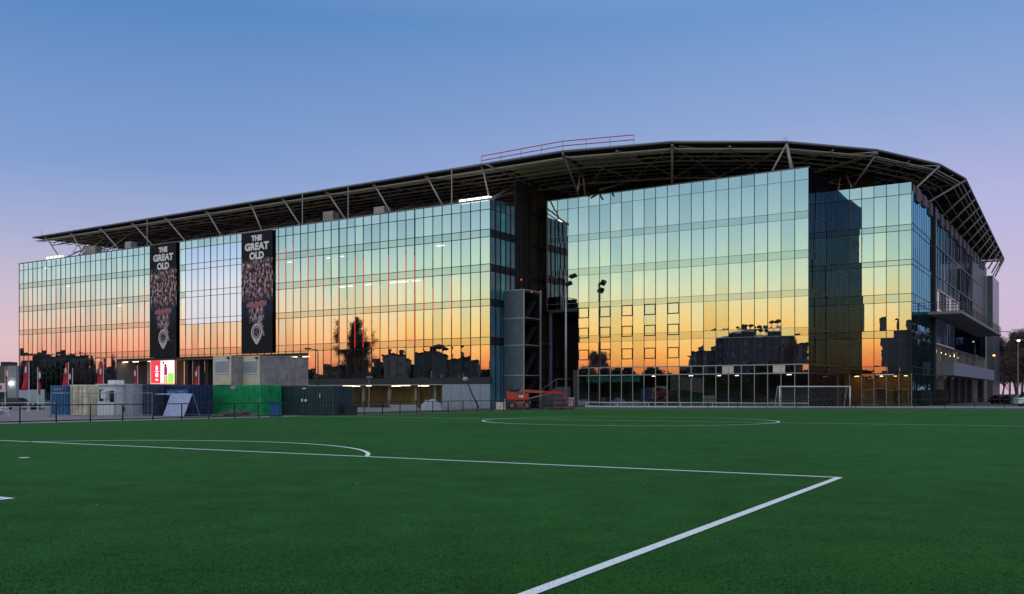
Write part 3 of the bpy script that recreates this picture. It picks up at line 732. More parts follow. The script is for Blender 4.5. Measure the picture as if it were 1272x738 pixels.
MB().box(-.8, -.08, .25, .8, .08, 2.1).build('panel', M['black'], o); MB().box(-.7, -.05, 0, -.6, .05, .25).build('foot', M['steel'], o); MB().box(.6, -.05, 0, .7, .05, .25).build('foot', M['steel'], o)

for o in wingC.children:
    if o.name not in mark:
        for v in o.data.vertices:
            if v.co.z > .1: v.co.z = CH+(v.co.z-CH)*KC
for i in range(cmark, len(cells)):
    a, w_, mm, cs = cells[i]; cells[i] = (a, w_, mm, [(p[0], p[1], CH+(p[2]-CH)*KC if p[2] > .1 else p[2]) for p in cs])
# ---- emit glass cells: the 100 that show largest each a part, the rest one part per wing and material
cells.sort(key=lambda c: -c[0])
for a, wing, mm, cs in cells[:99]:
    MB().quad(*cs).build('glass_panel', mm, wing)
rest = {}
for a, wing, mm, cs in cells[99:]:
    rest.setdefault((wing.name, mm.name), (wing, mm, MB()))[2].quad(*cs)
for wing, mm, mb in rest.values():
    o = mb.build('glass_panel', mm, wing); o['kind'] = 'stuff'

# ------------------------------------------------------------------ canopy roof
roof = tag(bpy.data.objects.new('canopy_roof', None)); col.objects.link(roof); roof.parent = S
roof['label'] = 'dark steel canopy roof on slanting struts, rounded at the right corner'
ZR = 32.5; TB = TOPB+.12; TC = TOPC_real+.1
def edge(px, py):
    D = (ZR-CH)*F/(HY-py); w = gp(px, D); w.z = ZR; return loc(w)
outer = [edge(41, 296), edge(699, 189.5), edge(835, 178), edge(978, 178), edge(1090, 188), edge(1167, 205.5), edge(1199, 223), edge(1247, 322)]
inner = [Vector((outer[0].x, 26, 0)), Vector((6, 33, 0)), Vector((12, 36, 0)), Vector((18, 39, 0)), Vector((22, 44, 0)), Vector((25, 49, 0)), Vector((27, 53, 0)), Vector((25, outer[-1].y, 0))]
RISE = .6
def rp(i, f, dz=0.0):
    a, b = outer[i], inner[i]
    return Vector((a.x+(b.x-a.x)*f, a.y+(b.y-a.y)*f, ZR+RISE*f+dz))
def rpe(i, t, f, dz=0.0): return rp(i, f, dz).lerp(rp(i+1, f, dz), t)
n = len(outer)
mb = MB()
for i in range(n-1):
    mb.quad(rp(i, 0, .0), rp(i+1, 0, .0), rp(i+1, 1, .0), rp(i, 1, .0))
    mb.quad(rp(i, 0, .3), rp(i, 1, .3), rp(i+1, 1, .3), rp(i+1, 0, .3))
mb.quad(rp(0, 0, 0), rp(0, 1, 0), rp(0, 1, .3), rp(0, 0, .3)); mb.quad(rp(n-1, 0, 0), rp(n-1, 0, .3), rp(n-1, 1, .3), rp(n-1, 1, 0))
for i in range(n-1): mb.quad(rp(i, 1, 0), rp(i+1, 1, 0), rp(i+1, 1, .3), rp(i, 1, .3))
part(mb, 'roof_deck', M['roofdeck'], roof)
# rounded fascia tube along the edge
for i in range(n-1):
    a, b = rp(i, 0, .12), rp(i+1, 0, .12)
    part(MB().tube(a, b, .15, n=10), 'fascia_tube', M['fascia'], roof, smooth=True)
part(MB().tube(rp(0, 0, .12), rp(0, 1, .12), .12, n=8), 'fascia_tube', M['fascia'], roof)
# purlins: thin bars parallel to the edge
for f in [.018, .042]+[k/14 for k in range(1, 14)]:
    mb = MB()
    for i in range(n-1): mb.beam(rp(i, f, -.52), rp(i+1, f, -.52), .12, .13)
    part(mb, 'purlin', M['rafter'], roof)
def truss(i, t, baseZ, fb, name='truss', deep=2.6, lower=True, md=None, bx=None):
    """radial truss: a deep rafter, a strut down to the wall top, a lower chord and web bars"""
    md = md or M['steel']
    p = lambda f, dz: rpe(i, t, f, dz) if i < n-1 else rp(i, f, dz)
    part(MB().beam(p(0, -.25), p(1, -.25), .22, .4), 'rafter', M['black'], roof)
    base = p(fb, 0); base.z = baseZ
    if bx is not None: base = Vector((bx, .7, baseZ))
    part(MB().tube(p(.01, -.1), base, .13, n=8), 'strut', md, roof, smooth=True)
    if lower and i == 0 and t < .93:
        q = p(.42, -.4); part(MB().tube(base, q, .10, n=6), 'brace', md, roof, smooth=True)
        r = p(fb+.10, -.3)
        part(MB().tube(p(.62, -2.6), base, .09, n=6).tube(p(.62, -2.6), q, .07, n=6).tube(p(.62, -2.6), p(.8, -.4), .07, n=6), 'truss_web', M['rafter'], roof)
    return base
# along the long side
ye_ = (outer[0].y+outer[1].y)/2
xs = [fx(px, ye_) for px in (56.5, 88, 124, 164, 204.7, 255.7, 310.3, 350, 404.7, 463, 528, 597)]
xb = [fx(px, .7) for px in (76, 106, 150, 191, 231.5, 276, 326, 374, 430, 486.5, 551, 620)]
L01 = (outer[1]-outer[0]).length
for k, x in enumerate(xs):
    t = (x-outer[0].x)/(outer[1].x-outer[0].x)
    b = truss(0, t, 27.35, .2, bx=min(xb[k], -.5))
    if k < len(xs)-1:      # wind bracing in the roof plane between neighbours
        t2 = (xs[k+1]-outer[0].x)/(outer[1].x-outer[0].x)
        part(MB().tube(rpe(0, t, .0, -.35), rpe(0, t2, .36, -1.2), .09, n=6), 'wind_brace', M['steel'] if k > 4 else M['rafter'], roof)
    if k in (3, 7, 8, 10): part(MB().tube((x+5, 1.0, 27.3), (x+5, 1.0, ZR), .09, n=6), 'post', M['steel'], roof)
# V near the left end
for px in (96, 126):
    x = fx(px, 1); part(MB().tube((x, 1, 27.3), (x+3.4, 6, ZR), .1, n=6).tube((x, 1, 27.3), (x-3.4, 6, ZR), .1, n=6), 'cross_brace', M['steel'], roof)
def at(px, py, Z):
    D = (Z-CH)*F/(HY-py); w = gp(px, D); w.z = Z; return loc(w)
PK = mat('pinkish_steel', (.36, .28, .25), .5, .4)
for pts, r, m in (
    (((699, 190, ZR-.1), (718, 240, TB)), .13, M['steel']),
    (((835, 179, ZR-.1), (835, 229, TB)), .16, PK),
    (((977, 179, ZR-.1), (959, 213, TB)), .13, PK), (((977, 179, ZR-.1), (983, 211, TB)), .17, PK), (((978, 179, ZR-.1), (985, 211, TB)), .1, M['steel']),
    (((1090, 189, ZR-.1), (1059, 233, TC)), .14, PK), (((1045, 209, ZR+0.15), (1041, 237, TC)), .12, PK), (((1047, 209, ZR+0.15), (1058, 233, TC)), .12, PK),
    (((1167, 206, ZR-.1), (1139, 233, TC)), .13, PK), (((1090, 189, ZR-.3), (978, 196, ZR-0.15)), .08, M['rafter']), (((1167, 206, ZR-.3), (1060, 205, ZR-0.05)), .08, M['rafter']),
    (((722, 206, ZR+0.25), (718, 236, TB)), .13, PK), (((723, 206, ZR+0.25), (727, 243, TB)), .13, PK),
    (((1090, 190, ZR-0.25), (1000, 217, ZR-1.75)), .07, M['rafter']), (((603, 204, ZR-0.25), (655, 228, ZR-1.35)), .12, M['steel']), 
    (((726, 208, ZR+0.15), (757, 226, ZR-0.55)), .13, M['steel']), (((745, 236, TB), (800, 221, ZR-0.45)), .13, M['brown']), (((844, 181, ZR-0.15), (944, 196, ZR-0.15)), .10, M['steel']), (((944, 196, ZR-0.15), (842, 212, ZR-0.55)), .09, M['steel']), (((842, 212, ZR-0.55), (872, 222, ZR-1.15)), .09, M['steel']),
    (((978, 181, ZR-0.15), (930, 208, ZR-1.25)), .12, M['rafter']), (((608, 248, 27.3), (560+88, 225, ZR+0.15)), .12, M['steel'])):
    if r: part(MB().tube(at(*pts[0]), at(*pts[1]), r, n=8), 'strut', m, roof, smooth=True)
for i in (1, 2, 3, 4, 5, 6): part(MB().beam(rp(i, 0, -.3), rp(i, 1, -.3), .28, .5), 'rafter', M['black'], roof)
part(MB().beam(at(728, 241.5, TB+.1), at(741, 246.5, TB-.4), .4, .35), 'beam_end', M['black'], roof)
# right side struts
y0, y1 = outer[6].y, outer[7].y
for k in range(13):
    y = y0+(y1-y0)*k/12; t = k/12
    e_ = rp(6, 0).lerp(rp(7, 0), t)
    part(MB().tube((e_.x, y, ZR-.1), (XC1-.1, y-(2.0 if k else 7), TOPC_real-.1), .16, n=8), 'strut', M['steel'] if k > 1 else PK, roof, smooth=True)
    part(MB().beam((e_.x, y, ZR-.3), (25, y, ZR+RISE-.3), .2, .35), 'rafter', M['black'], roof)
for k in range(3):
    part(MB().tube((outer[7].x, y1-.2-k*1.5, ZR), (XC1-2-k*.3, y1+4, 28-k), .1, n=6), 'end_strut', M['white'], roof)
part(MB().box(XC1-8, y1-16, 24, XC1-3, y1-1, 29), 'stand_back_wall', M['darkconc'], roof)
# hanging secondary lattice: lower chords, posts and diagonals
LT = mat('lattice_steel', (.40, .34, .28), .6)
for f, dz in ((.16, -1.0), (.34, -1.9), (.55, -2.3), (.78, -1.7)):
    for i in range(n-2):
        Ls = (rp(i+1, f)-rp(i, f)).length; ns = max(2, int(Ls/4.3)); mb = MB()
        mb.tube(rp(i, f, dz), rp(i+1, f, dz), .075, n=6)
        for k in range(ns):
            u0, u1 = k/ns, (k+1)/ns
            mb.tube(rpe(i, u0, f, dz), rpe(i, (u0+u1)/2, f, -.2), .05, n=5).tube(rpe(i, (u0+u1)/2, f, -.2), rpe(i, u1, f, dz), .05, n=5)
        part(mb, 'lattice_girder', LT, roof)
for i in range(1, n-2):
    for t in (.0, .5):
        for (f0, f1) in ((0, .34), (.34, .78)):
            part(MB().tube(rpe(i, t, f0, -.3), rpe(i, min(t+.5, 1), f1, -1.7), .07, n=6), 'plan_brace', LT, roof)
            part(MB().tube(rpe(i, min(t+.5, 1), f0, -.4), rpe(i, t, f1, -1.7), .06, n=6), 'plan_brace', LT, roof)
# corrugated ochre soffit panels
OC = mat('ochre_corrugated', (.46, .41, .22), .7, 0)
def corr(px0, px1, f0, f1):
    mb = MB()
    a0, a1 = [(edge(px, 189.5 + (699-px)*.1615).x-outer[0].x)/(outer[1].x-outer[0].x) for px in (px0, px1)]
    N_ = 46
    for k in range(N_):
        t = a0+(a1-a0)*k/N_; t2 = a0+(a1-a0)*(k+.55)/N_
        mb.quad(rpe(0, t, f0, -.40), rpe(0, t2, f0, -.40), rpe(0, t2, f1, -.40), rpe(0, t, f1, -.40))
        mb.quad(rpe(0, t2, f0, -.40), rpe(0, t2, f0, -.32), rpe(0, t2, f1, -.32), rpe(0, t2, f1, -.40))
    part(mb, 'corrugated_soffit', OC, roof)
corr(622, 697, .03, .30)
mb = MB(); 
for k in range(24):
    t = .03+.62*k/24; mb.quad(rpe(1, t, .03, -.4), rpe(1, t+.013, .03, -.4), rpe(1, t+.013, .22, -.4), rpe(1, t, .22, -.4))
part(mb, 'corrugated_soffit', OC, roof)
# red guard rail along the roof edge
ga = edge(598, 206.5); gk = rp(1, 0); gb = rp(1, 0).lerp(rp(2, 0), .66)
mb = MB(); ga.z = ZR; off = Vector((0, .15, 0))
for h in (.55, 1.15):
    mb.tube(ga+Vector((0,0,h+.2)), gk+Vector((0,0,h+.3)), .06, n=6); mb.tube(gk+Vector((0,0,h+.3)), gb+Vector((0,0,h+.3)), .06, n=6)
part(mb, 'guard_rail', M['redrail'], roof, 'red temporary guard rail on the roof edge')
gp_ = [ga.lerp(gk, k/4) for k in range(5)] + [gk.lerp(gb, k/3) for k in (1, 2, 3)]
for q in gp_: part(MB().tube(q, q+Vector((0,0,1.45)), .035, n=6), 'guard_rail_post', M['steel'], roof)
for px, py in ((52, 293), (974, 178), (977, 178)):
    q = edge(px, py); part(MB().tube(q, q+Vector((0,0,1.4 if px < 100 else .8)), .03, n=5), 'lightning_rod', M['steel'], roof)

# ------------------------------------------------------------------ banners
def banner(px0, px1, pyt, pyb, label):
    x0, x1 = fx(px0, -.35), fx(px1, -.35); xm = (x0+x1)/2
    D = depth(xm, -.35); zT = zt(pyt, D); zB = zt(pyb, D); W = x1-x0; H = zT-zB
    w = wld(xm, -.35, 0)
    b = thing('banner', label, 'banner', (w.x, w.y, zB), ANG, 'black banners on the glass front')
    m, nt, bs = newmat('banner_print'); N = nt.nodes.new; L = nt.links.new
    tc = N('ShaderNodeTexCoord'); sp = N('ShaderNodeSeparateXYZ'); L(tc.outputs['Object'], sp.inputs[0])
    mp = N('ShaderNodeMapping'); mp.inputs['Scale'].default_value = (1.9, 1.0, 1.0); L(tc.outputs['Object'], mp.inputs[0])
    n1 = N('ShaderNodeTexNoise'); n1.inputs['Scale'].default_value = 1.25; n1.inputs['Detail'].default_value = 6; n1.inputs['Roughness'].default_value = .7; L(mp.outputs[0], n1.inputs['Vector'])
    rp_ = N('ShaderNodeValToRGB'); e = rp_.color_ramp.elements
    e[0].position = .42; e[0].color = (.014, .012, .018, 1); e[1].position = .62; e[1].color = (.80, .70, .70, 1)
    k = e.new(.50); k.color = (.15, .05, .06, 1)
    L(n1.outputs['Fac'], rp_.inputs[0])
    # band where the crowd picture sits
    def band(a, b2, s):
        u = N('ShaderNodeMapRange'); u.interpolation_type = 'SMOOTHSTEP'; u.inputs[1].default_value = a*H; u.inputs[2].default_value = (a+s)*H; L(sp.outputs['Z'], u.inputs[0])
        v = N('ShaderNodeMapRange'); v.interpolation_type = 'SMOOTHSTEP'; v.inputs[1].default_value = b2*H; v.inputs[2].default_value = (b2-s)*H; L(sp.outputs['Z'], v.inputs[0])
        q = N('ShaderNodeMath'); q.operation = 'MULTIPLY'; L(u.outputs[0], q.inputs[0]); L(v.outputs[0], q.inputs[1]); return q.outputs[0]
    bn = band(.42, .80, .07)
    ab = N('ShaderNodeMath'); ab.operation = 'ABSOLUTE'; L(sp.outputs['X'], ab.inputs[0])
    nar = N('ShaderNodeMapRange'); nar.interpolation_type = 'SMOOTHSTEP'; nar.inputs[1].default_value = W*.30; nar.inputs[2].default_value = W*.15; L(ab.outputs[0], nar.inputs[0])
    b2_ = N('ShaderNodeMath'); b2_.operation = 'MULTIPLY'; L(band(.24, .45, .04), b2_.inputs[0]); L(nar.outputs[0], b2_.inputs[1])
    mxv = N('ShaderNodeMath'); mxv.operation = 'MAXIMUM'; L(bn, mxv.inputs[0]); L(b2_.outputs[0], mxv.inputs[1])
    navy = N('ShaderNodeMix'); navy.data_type = 'RGBA'; L(band(.26, .52, .1), navy.inputs[0]); navy.inputs[6].default_value = (.016, .015, .018, 1); navy.inputs[7].default_value = (.022, .028, .060, 1)
    mx = N('ShaderNodeMix'); mx.data_type = 'RGBA'; L(mxv.outputs[0], mx.inputs[0]); L(navy.outputs[2], mx.inputs[6]); L(rp_.outputs[0], mx.inputs[7])
    L(mx.outputs[2], bs.inputs['Base Color']); bs.inputs['Roughness'].default_value = .75; bs.inputs['Specular IOR Level'].default_value = .2
    MB().box(-W/2, -.03, 0, W/2, .03, H).build('cloth', m, b)
    MB().tube((-W/2-.05, 0, H+.05), (W/2+.05, 0, H+.05), .06).build('top_rail', M['steel'], b)
    rot = (PI/2, 0, 0)
    letw = mat('banner_letter', (.86, .85, .85), .7, var=.04)
    for s_, z_, sz in (('THE', .947, .058), ('GREAT', .877, .080), ('OLD', .802, .078)):
        t = text('lettering', s_, sz*H, letw, b, (0, -.045, z_*H), rot, .008, .0042*H)
        xs_ = [v.co.x for v in t.data.vertices]; t.scale = ((.78 if s_ == 'GREAT' else (.47 if s_ == 'OLD' else .34))*W/(max(xs_)-min(xs_)), 1, 1)
    # torn pink script strip: a row of uneven strokes
    mb = MB(); r2 = random.Random(3)
    for k in range(15):
        u = -.30+.6*k/14; hgt = r2.uniform(.025, .05)*H
        mb.box(u*W-.02*W, -.05, (.405+.02*u)*H-hgt/2, u*W+.016*W, -.035, (.405+.02*u)*H+hgt/2)
    mb.build('script_strip', mat('banner_pink', (.50, .16, .17), .7), b)
    # crest: long pointed shield with a ringed ball
    def shield(w, h, zc, y, nm, mm):
        pts = []
        for k in range(28):
            t = 2*PI*k/28; x = math.cos(t)*w/2; z = math.sin(t)*h/2
            if z < 0: x *= (1-(-z/(h/2))**1.3*.55) if True else 1; z *= 1.12
            pts.append((x, z))
        mb = MB(); mb.add([(x, y, zc+z) for x, z in pts], [tuple(range(len(pts)))]); mb.add([(x, y-.01, zc+z) for x, z in pts], [tuple(range(len(pts)))])
        return mb.build(nm, mm, b)
    zc = .165*H; wh = W*.36; hh_ = H*.165
    shield(wh, hh_, zc, -.045, 'crest_shield', mat('crest_white', (.66, .62, .60), .7, var=.03))
    def disc(r, y, nm, mm, cz):
        mb = MB(); mb.add([(r*math.cos(2*PI*k/24), y, cz+r*math.sin(2*PI*k/24)) for k in range(24)], [tuple(range(24))]); return mb.build(nm, mm, b)
    cz = zc+.012*H
    disc(wh*.40, -.062, 'crest_ring', mat('crest_red', (.34, .03, .05), .7), cz)
    disc(wh*.33, -.066, 'crest_ring', mat('crest_pale', (.60, .45, .45), .7), cz)
    disc(wh*.27, -.070, 'crest_ball', mat('crest_dark', (.03, .02, .025), .7), cz)
    mb = MB(); rr = wh*.27
    for k in range(3):
        a = 2*PI*k/3+.4
        p = [(math.cos(a+u*1.1)*rr*u, math.sin(a+u*1.1)*rr*u) for u in (.1, .4, .7, .98)]
        for (q0, q1) in zip(p, p[1:]): mb.beam((q0[0], -.075, cz+q0[1]), (q1[0], -.075, cz+q1[1]), .01, .05)
    mb.build('crest_swirl', mat('crest_line', (.6, .5, .5), .7), b)
    text('lettering', '1', .035*H, mat('crest_digit', (.05, .03, .03), .7), b, (0, -.066, zc-.058*H), rot, .004)
    # pale player figure print leaning beside the crest
    fg = MB(); zz = .26*H
    for (u0, z0, u1, z1, w_) in ((.03, .0, .12, .055, .07), (.10, .04, .20, .02, .05), (.12, -.005, .20, -.05, .06), (.16, -.05, .24, -.115, .045), (.02, .0, .14, -.01, .09), (-.14, .02, .02, .035, .05)):
        fg.beam((u0*W, -.046, zz+z0*H), (u1*W, -.046, zz+z1*H), .01, w_*W)
    fg.build('figure_print', mat('banner_figure', (.36, .31, .33), .7, var=.5, scale=2.5), b)
    return b
banner(187, 219, 303, 444, 'tall black banner reading THE GREAT OLD with crowd picture and crest, above the lit screen')
banner(300, 338.5, 288, 439, 'tall black banner reading THE GREAT OLD hanging above the two cream site cabins')

# lit screen under the left banner
x0, x1 = fx(187, .8), fx(217.5, .8); D = depth((x0+x1)/2, .8); za, zb = zt(446.5, D), zt(477.5, D)
w = wld((x0+x1)/2, .8); sg = thing('display_screen', 'bright red and white display screen with a player figure, below the left banner', 'screen', (w.x, w.y, zb), ANG)
W = x1-x0; H = za-zb
MB().box(-W/2, -.05, 0, W/2, .25, H).build('frame', M['scrframe'], sg)
MB().box(-W/2+.25, -.09, .25, -W*.07, -.055, H-.25).build('red_panel', M['scrred'], sg)
MB().box(-W*.07+.02, -.09, .25, W/2-.25, -.055, H-.25).build('white_panel', M['scrwhite'], sg)
MB().box(W*.24, -.12, .25, W/2-.25, -.095, H*.45).build('green_panel', M['scrgreen'], sg)
def sdisc(x, z, rx, rz, m, nm):
    mb = MB(); mb.add([(x+rx*math.cos(2*PI*k/20), -.11, z+rz*math.sin(2*PI*k/20)) for k in range(20)], [tuple(range(20))]); mb.build(nm, m, sg)
sdisc(-W*.22, H*.66, W*.045, H*.10, M['scrwhite'], 'emblem'); sdisc(-W*.22, H*.38, W*.06, H*.09, M['scrwhite'], 'emblem'); sdisc(W*.05, H*.86, W*.045, H*.045, M['farglass'], 'emblem')
MB().box(-W*.30, -.12, H*.51, -W*.14, -.10, H*.535).box(-W*.27, -.12, H*.16, -W*.17, -.10, H*.21).build('emblem_text', M['scrwhite'], sg)
MB().box(W*.08, -.13, H*.36, W*.21, -.1, H*.70).ball((W*.145, -.12, H*.76), .28, 8, 6).build('player_shirt', M['scrmaroon'], sg)
MB().box(W*.08, -.13, .25, W*.14, -.1, H*.35).box(W*.16, -.13, .25, W*.22, -.1, H*.35).build('player_legs', M['scrochre'], sg)
# big pink letters on the lobby wall
for px, ch in ((160, 'A'), (181, 'W')):
    x = fx(px, 6.9); t = text('wall_lettering', ch, 3.6, mat('pink_letter_'+ch, (.30, .13, .13), .8), S, (x, 6.95, 3.6), (PI/2, 0, 0), .01)

# ------------------------------------------------------------------ stair tower, columns and stairs in the gap
def gzf(px, py): return zt(py, 1)
tD = 118.0
tx0 = None
tw = thing('stair_tower', 'grey metal panelled stair tower standing in front of the dark gap', 'stair tower', wld(.9, 3.0, 0), ANG)
# local: x right, y back; front left corner at origin
def tl(px, yy):        # local x of photo column on plane y
    return fx(px, 3.0+yy)-.9
W1 = tl(650, 0); X0 = tl(626, 0); TZ = zt(361.5, depth(0, 3)); W2 = 4.2
for k, (za, zb) in enumerate(((TZ, zt(394, 121)), (zt(394, 121), zt(428, 121)), (zt(428, 121), zt(466, 121)), (zt(466, 121), GZ))):
    MB().box(X0, 0, zb+.06, W1, .12, za-.06).box(X0, .12, zb+.06, X0+.1, 2.6, za-.06).build('panel', M['greypanel'], tw)
    MB().box(X0-.03, -.05, za-.06, W1+.04, .15, za+.06).build('rail', M['lightmull'], tw)
MB().box(W1, .0, GZ, W1+.12, .14, TZ).build('post', M['lightmull'], tw)
for yy in (W2,): MB().box(W1, yy, GZ, W1+.16, yy+.16, TZ-.2).build('post', M['lightmull'], tw)
for z in (TZ, zt(394, 122), zt(428, 122), zt(466, 122)):
    MB().beam((W1+.06, .1, z), (W1+.08, W2, z), .1, .1).build('rail', M['lightmull'], tw)
    MB().box(X0+.15, .2, z-.3, W1-.02, W2-.1, z-.2).build('landing', M['black'], tw)
MB().box(X0, W2+.2, GZ, W1, W2+.3, TZ).build('back_panel', M['black'], tw)
for k in range(4):
    z0, z1 = 0+k*3.6, 3.6+k*3.6
    MB().beam((W1-.7, .6, z0), (W1-.7, W2-.4, z1), .8, .18).build('stair_flight', M['dark'], tw)
for k, (px, py_t, yy, r) in enumerate(((684, 383.5, 11.2, .28), (671.5, 361, 7.6, .12))):
    x = fx(px, yy); q = wld(x, yy)
    c_ = MB().tube((0, 0, 0), (0, 0, zt(py_t, q.y)), r, n=14).box(-.4, -.4, 0, .4, .4, .06).build('steel_column', M['greypanel'] if k == 0 else M['lightmull'], smooth=False)
    c_.location = (q.x, q.y, 0); c_.rotation_euler = (0, 0, ANG)
    tag(c_, ('thick blue grey steel column holding up the overhanging glass block', 'slim pale steel post beside the open side of the stair tower')[k], 'column')
bm_ = MB().beam((0, 0, 0), (wld(fx(684, 11.2), 11.2)-wld(fx(671, 7.7), 7.7)), .12, .16).build('cross_beam', M['greypanel'], S)
bm_.location = loc(wld(fx(671, 7.7), 7.7, 8.6)); bm_.rotation_euler = (0, 0, -ANG)
# external stair at the bottom of the gap
q = wld(fx(661, 9), 9); st = thing('staircase', 'dark grey concrete staircase rising into the black gap behind the red lift', 'stairs', (q.x, q.y, 0), 0)
mb = MB()
for k in range(12): mb.box(.0+k*.28, 0, 0, .28+k*.28, 2.2, .28+k*.2)
mb.build('steps', M['darkconc'], st)
MB().box(3.36, 0, 0, 5.4, 2.2, 2.6).build('landing', M['darkconc'], st)
MB().beam((0, -.05, 1.2), (3.4, -.05, 3.7), .05, .06).beam((0, -.05, .3), (0, -.05, 1.2), .05, .05).beam((3.4, -.05, 2.6), (3.4, -.05, 3.7), .05, .05).beam((3.4, -.05, 3.7), (5.4, -.05, 3.7), .05, .06).build('handrail', M['steel'], st)
# brown wall at the right of the gap and black back
part(MB().box(fx(712, YB+.5), YB+.5, 0, xk, YB+4, 4.9), 'low_wall', M['brown'])
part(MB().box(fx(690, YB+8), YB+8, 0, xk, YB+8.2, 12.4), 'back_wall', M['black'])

# floodlight mast
def _mpx(D):
    l = loc(gp(703, D)); w = wld(l.x, 2*YB-l.y); return CX+F*w.x/w.y
mD = min([100+.1*k for k in range(240)], key=lambda D: abs(_mpx(D)-744.5)); mw = gp(703, mD); mH = zt(342, mD)
fm = thing('floodlight_mast', 'tall pale steel floodlight mast standing in front of the dark gap', 'floodlight', mw, 0)
MB().tube((0, 0, 0), (0, 0, mH), .17, .10, n=12).build('mast', mat('mast_steel', (.42, .45, .5), .45, .5), fm, smooth=True)
MB().box(.25, -.35, 0, 1.1, .3, 1.15).build('switch_cabinet', M['shutter'], fm, bevel=.02)
MB().beam((-.3, 0, mH-.4), (1.2, .1, mH), .1, .1).build('cross_arm', M['steel'], fm)
for (x, z, s) in ((.35, mH-1.1, 1), (.95, mH-.1, 1)):
    h = MB().box(-.45, -.35, -.22, .45, .35, .22).build('lamp_head', M['black'], fm, bevel=.05); h.location = (x, 0, z); h.rotation_euler = (.35, -.35, .2)
    g_ = MB().box(-.38, -.02, -.16, .38, .0, .16).build('lens', M['carglass'], h); g_.location = (0, -.36, 0)

# ------------------------------------------------------------------ football goal
gA, gB = ground(968.5, 507.2), ground(1056, 507.2)
gl = thing('football_goal', 'white football goal with net at the far edge of the pitch', 'goal', gA, math.atan2(gB.y-gA.y, gB.x-gA.x))
GW = (gB-gA).length
for x in (0, GW): MB().tube((x, 0, 0), (x, 0, 2.44), .07, n=12).build('goalpost', M['white'], gl, smooth=True)
MB().tube((-.06, 0, 2.44), (GW+.06, 0, 2.44), .07, n=12).build('crossbar', M['white'], gl, smooth=True)
for x in (0, GW): MB().tube((x, 0, 2.42), (x, .9, 2.42), .03).tube((x, .9, 2.42), (x, 2.0, .03), .03).tube((x, 0, .03), (x, 2.0, .03), .03).build('side_frame', M['white'], gl)
MB().tube((0, 2.0, .03), (GW, 2.0, .03), .03).build('ground_bar', M['white'], gl)
mb = MB()
for k in range(38):
    x = GW*k/37; mb.beam((x, .9, 2.4), (x, 2.0, .05), .012, .012); mb.beam((x, 0, 2.42), (x, .9, 2.4), .012, .012)
for k in range(12): mb.beam((0, .9+1.1*k/12, 2.4-2.35*k/12), (GW, .9+1.1*k/12, 2.4-2.35*k/12), .012, .012)
mb.build('net', mat('net_cord', (.25, .27, .25), .8), gl)

# ------------------------------------------------------------------ pitch railings
def railing(a, b, sp, h, label, m=None, r=.03, name='pitch_railing', mesh=False, rails=(1.0, .12), grp=None, z=0.0):
    L_ = (b-a).length; t = thing(name, label, 'railing', (a.x, a.y, z), math.atan2(b.y-a.y, b.x-a.x), grp)
    m = m or M['black']; nn = max(1, round(L_/sp))
    pm = None
    for k in range(nn+1):
        if pm is None:
            pm = MB().tube((0, 0, 0), (0, 0, h), r, n=8).build('post', m, t); po = pm
        else:
            po = pm.copy(); col.objects.link(po); po.parent = t
        po.location = (L_*k/nn, 0, 0)
    for f in rails: MB().tube((0, 0, h*f), (L_, 0, h*f), r*.8, n=6).build('rail', m, t)
    if mesh:
        mb = MB()
        for k in range(int(L_/.22)): mb.box(.22*k, -.003, .1, .22*k+.005, .003, h-.03)
        mb.build('wire_mesh', m, t)
    return t
off = Vector((-pdir.y, pdir.x, 0))*.35
railing(P0-pdir*23.5+off, P1+off-pdir*1.0, 2.05, 1.02, 'low black railing with wire mesh along the left edge of the turf', mesh=True, r=.04, z=-.02)
rb0 = Vector((P1.x+.5, P1.y+1.2, 0))
railing(Vector((18, 99.2, 0)), Vector((62.5, 98.5, 0)), 3.1, 1.0, 'dark mesh railing behind the goal in front of the glass blocks', mesh=False, r=.035)
wr0, wr1 = ground(728, 505.3), ground(965, 505.6)
railing(wr0, wr1, 4.2, .5, 'low white rail in front of the middle glass block', M['white'], r=.035, name='kerb_rail', rails=(1.0,))
railing(ground(-60, 512, GZ), ground(64, 511.2, GZ), 2.4, .95, 'white tubular parking barrier left of the blue portable cabin', M['white'], r=.045, name='parking_barrier', rails=(1.0, .55), z=GZ)
railing(ground(-60, 520.5, GZ), ground(10, 518.5, GZ), 2.2, .8, 'white bumper rail at the far left edge near the silver car', M['white'], r=.05, name='bumper_rail', rails=(1.0, .6), z=GZ)
# temporary site fence
def site_fence(px0, px1, D, label):
    a, b = gp(px0, D), gp(px1, D+.5); L_ = (b-a).length
    t = thing('site_fence', label, 'fence', (a.x, a.y, GZ), math.atan2(b.y-a.y, b.x-a.x), 'temporary wire fence panels')
    m = M['steel']
    MB().tube((0, 0, .1), (0, 0, 2.0), .03).tube((L_, 0, .1), (L_, 0, 2.0), .03).tube((0, 0, 2.0), (L_, 0, 2.0), .03).tube((0, 0, .15), (L_, 0, .15), .03).build('frame', m, t)
    mb = MB()
    for k in range(int(L_/.25)): mb.box(.25*k, -.004, .15, .25*k+.012, .004, 2.0)
    mb.build('wire_mesh', m, t)
    MB().box(-.3, -.25, 0, .3, .25, .14).build('foot_block', M['concrete'], t)
site_fence(64, 110, 76, 'steel wire fence panel before the blue and beige containers')
site_fence(112, 142, 76, 'steel wire fence panel before the white kiosk')
site_fence(144, 189, 76.5, 'steel wire fence panel before the grey and slate containers')

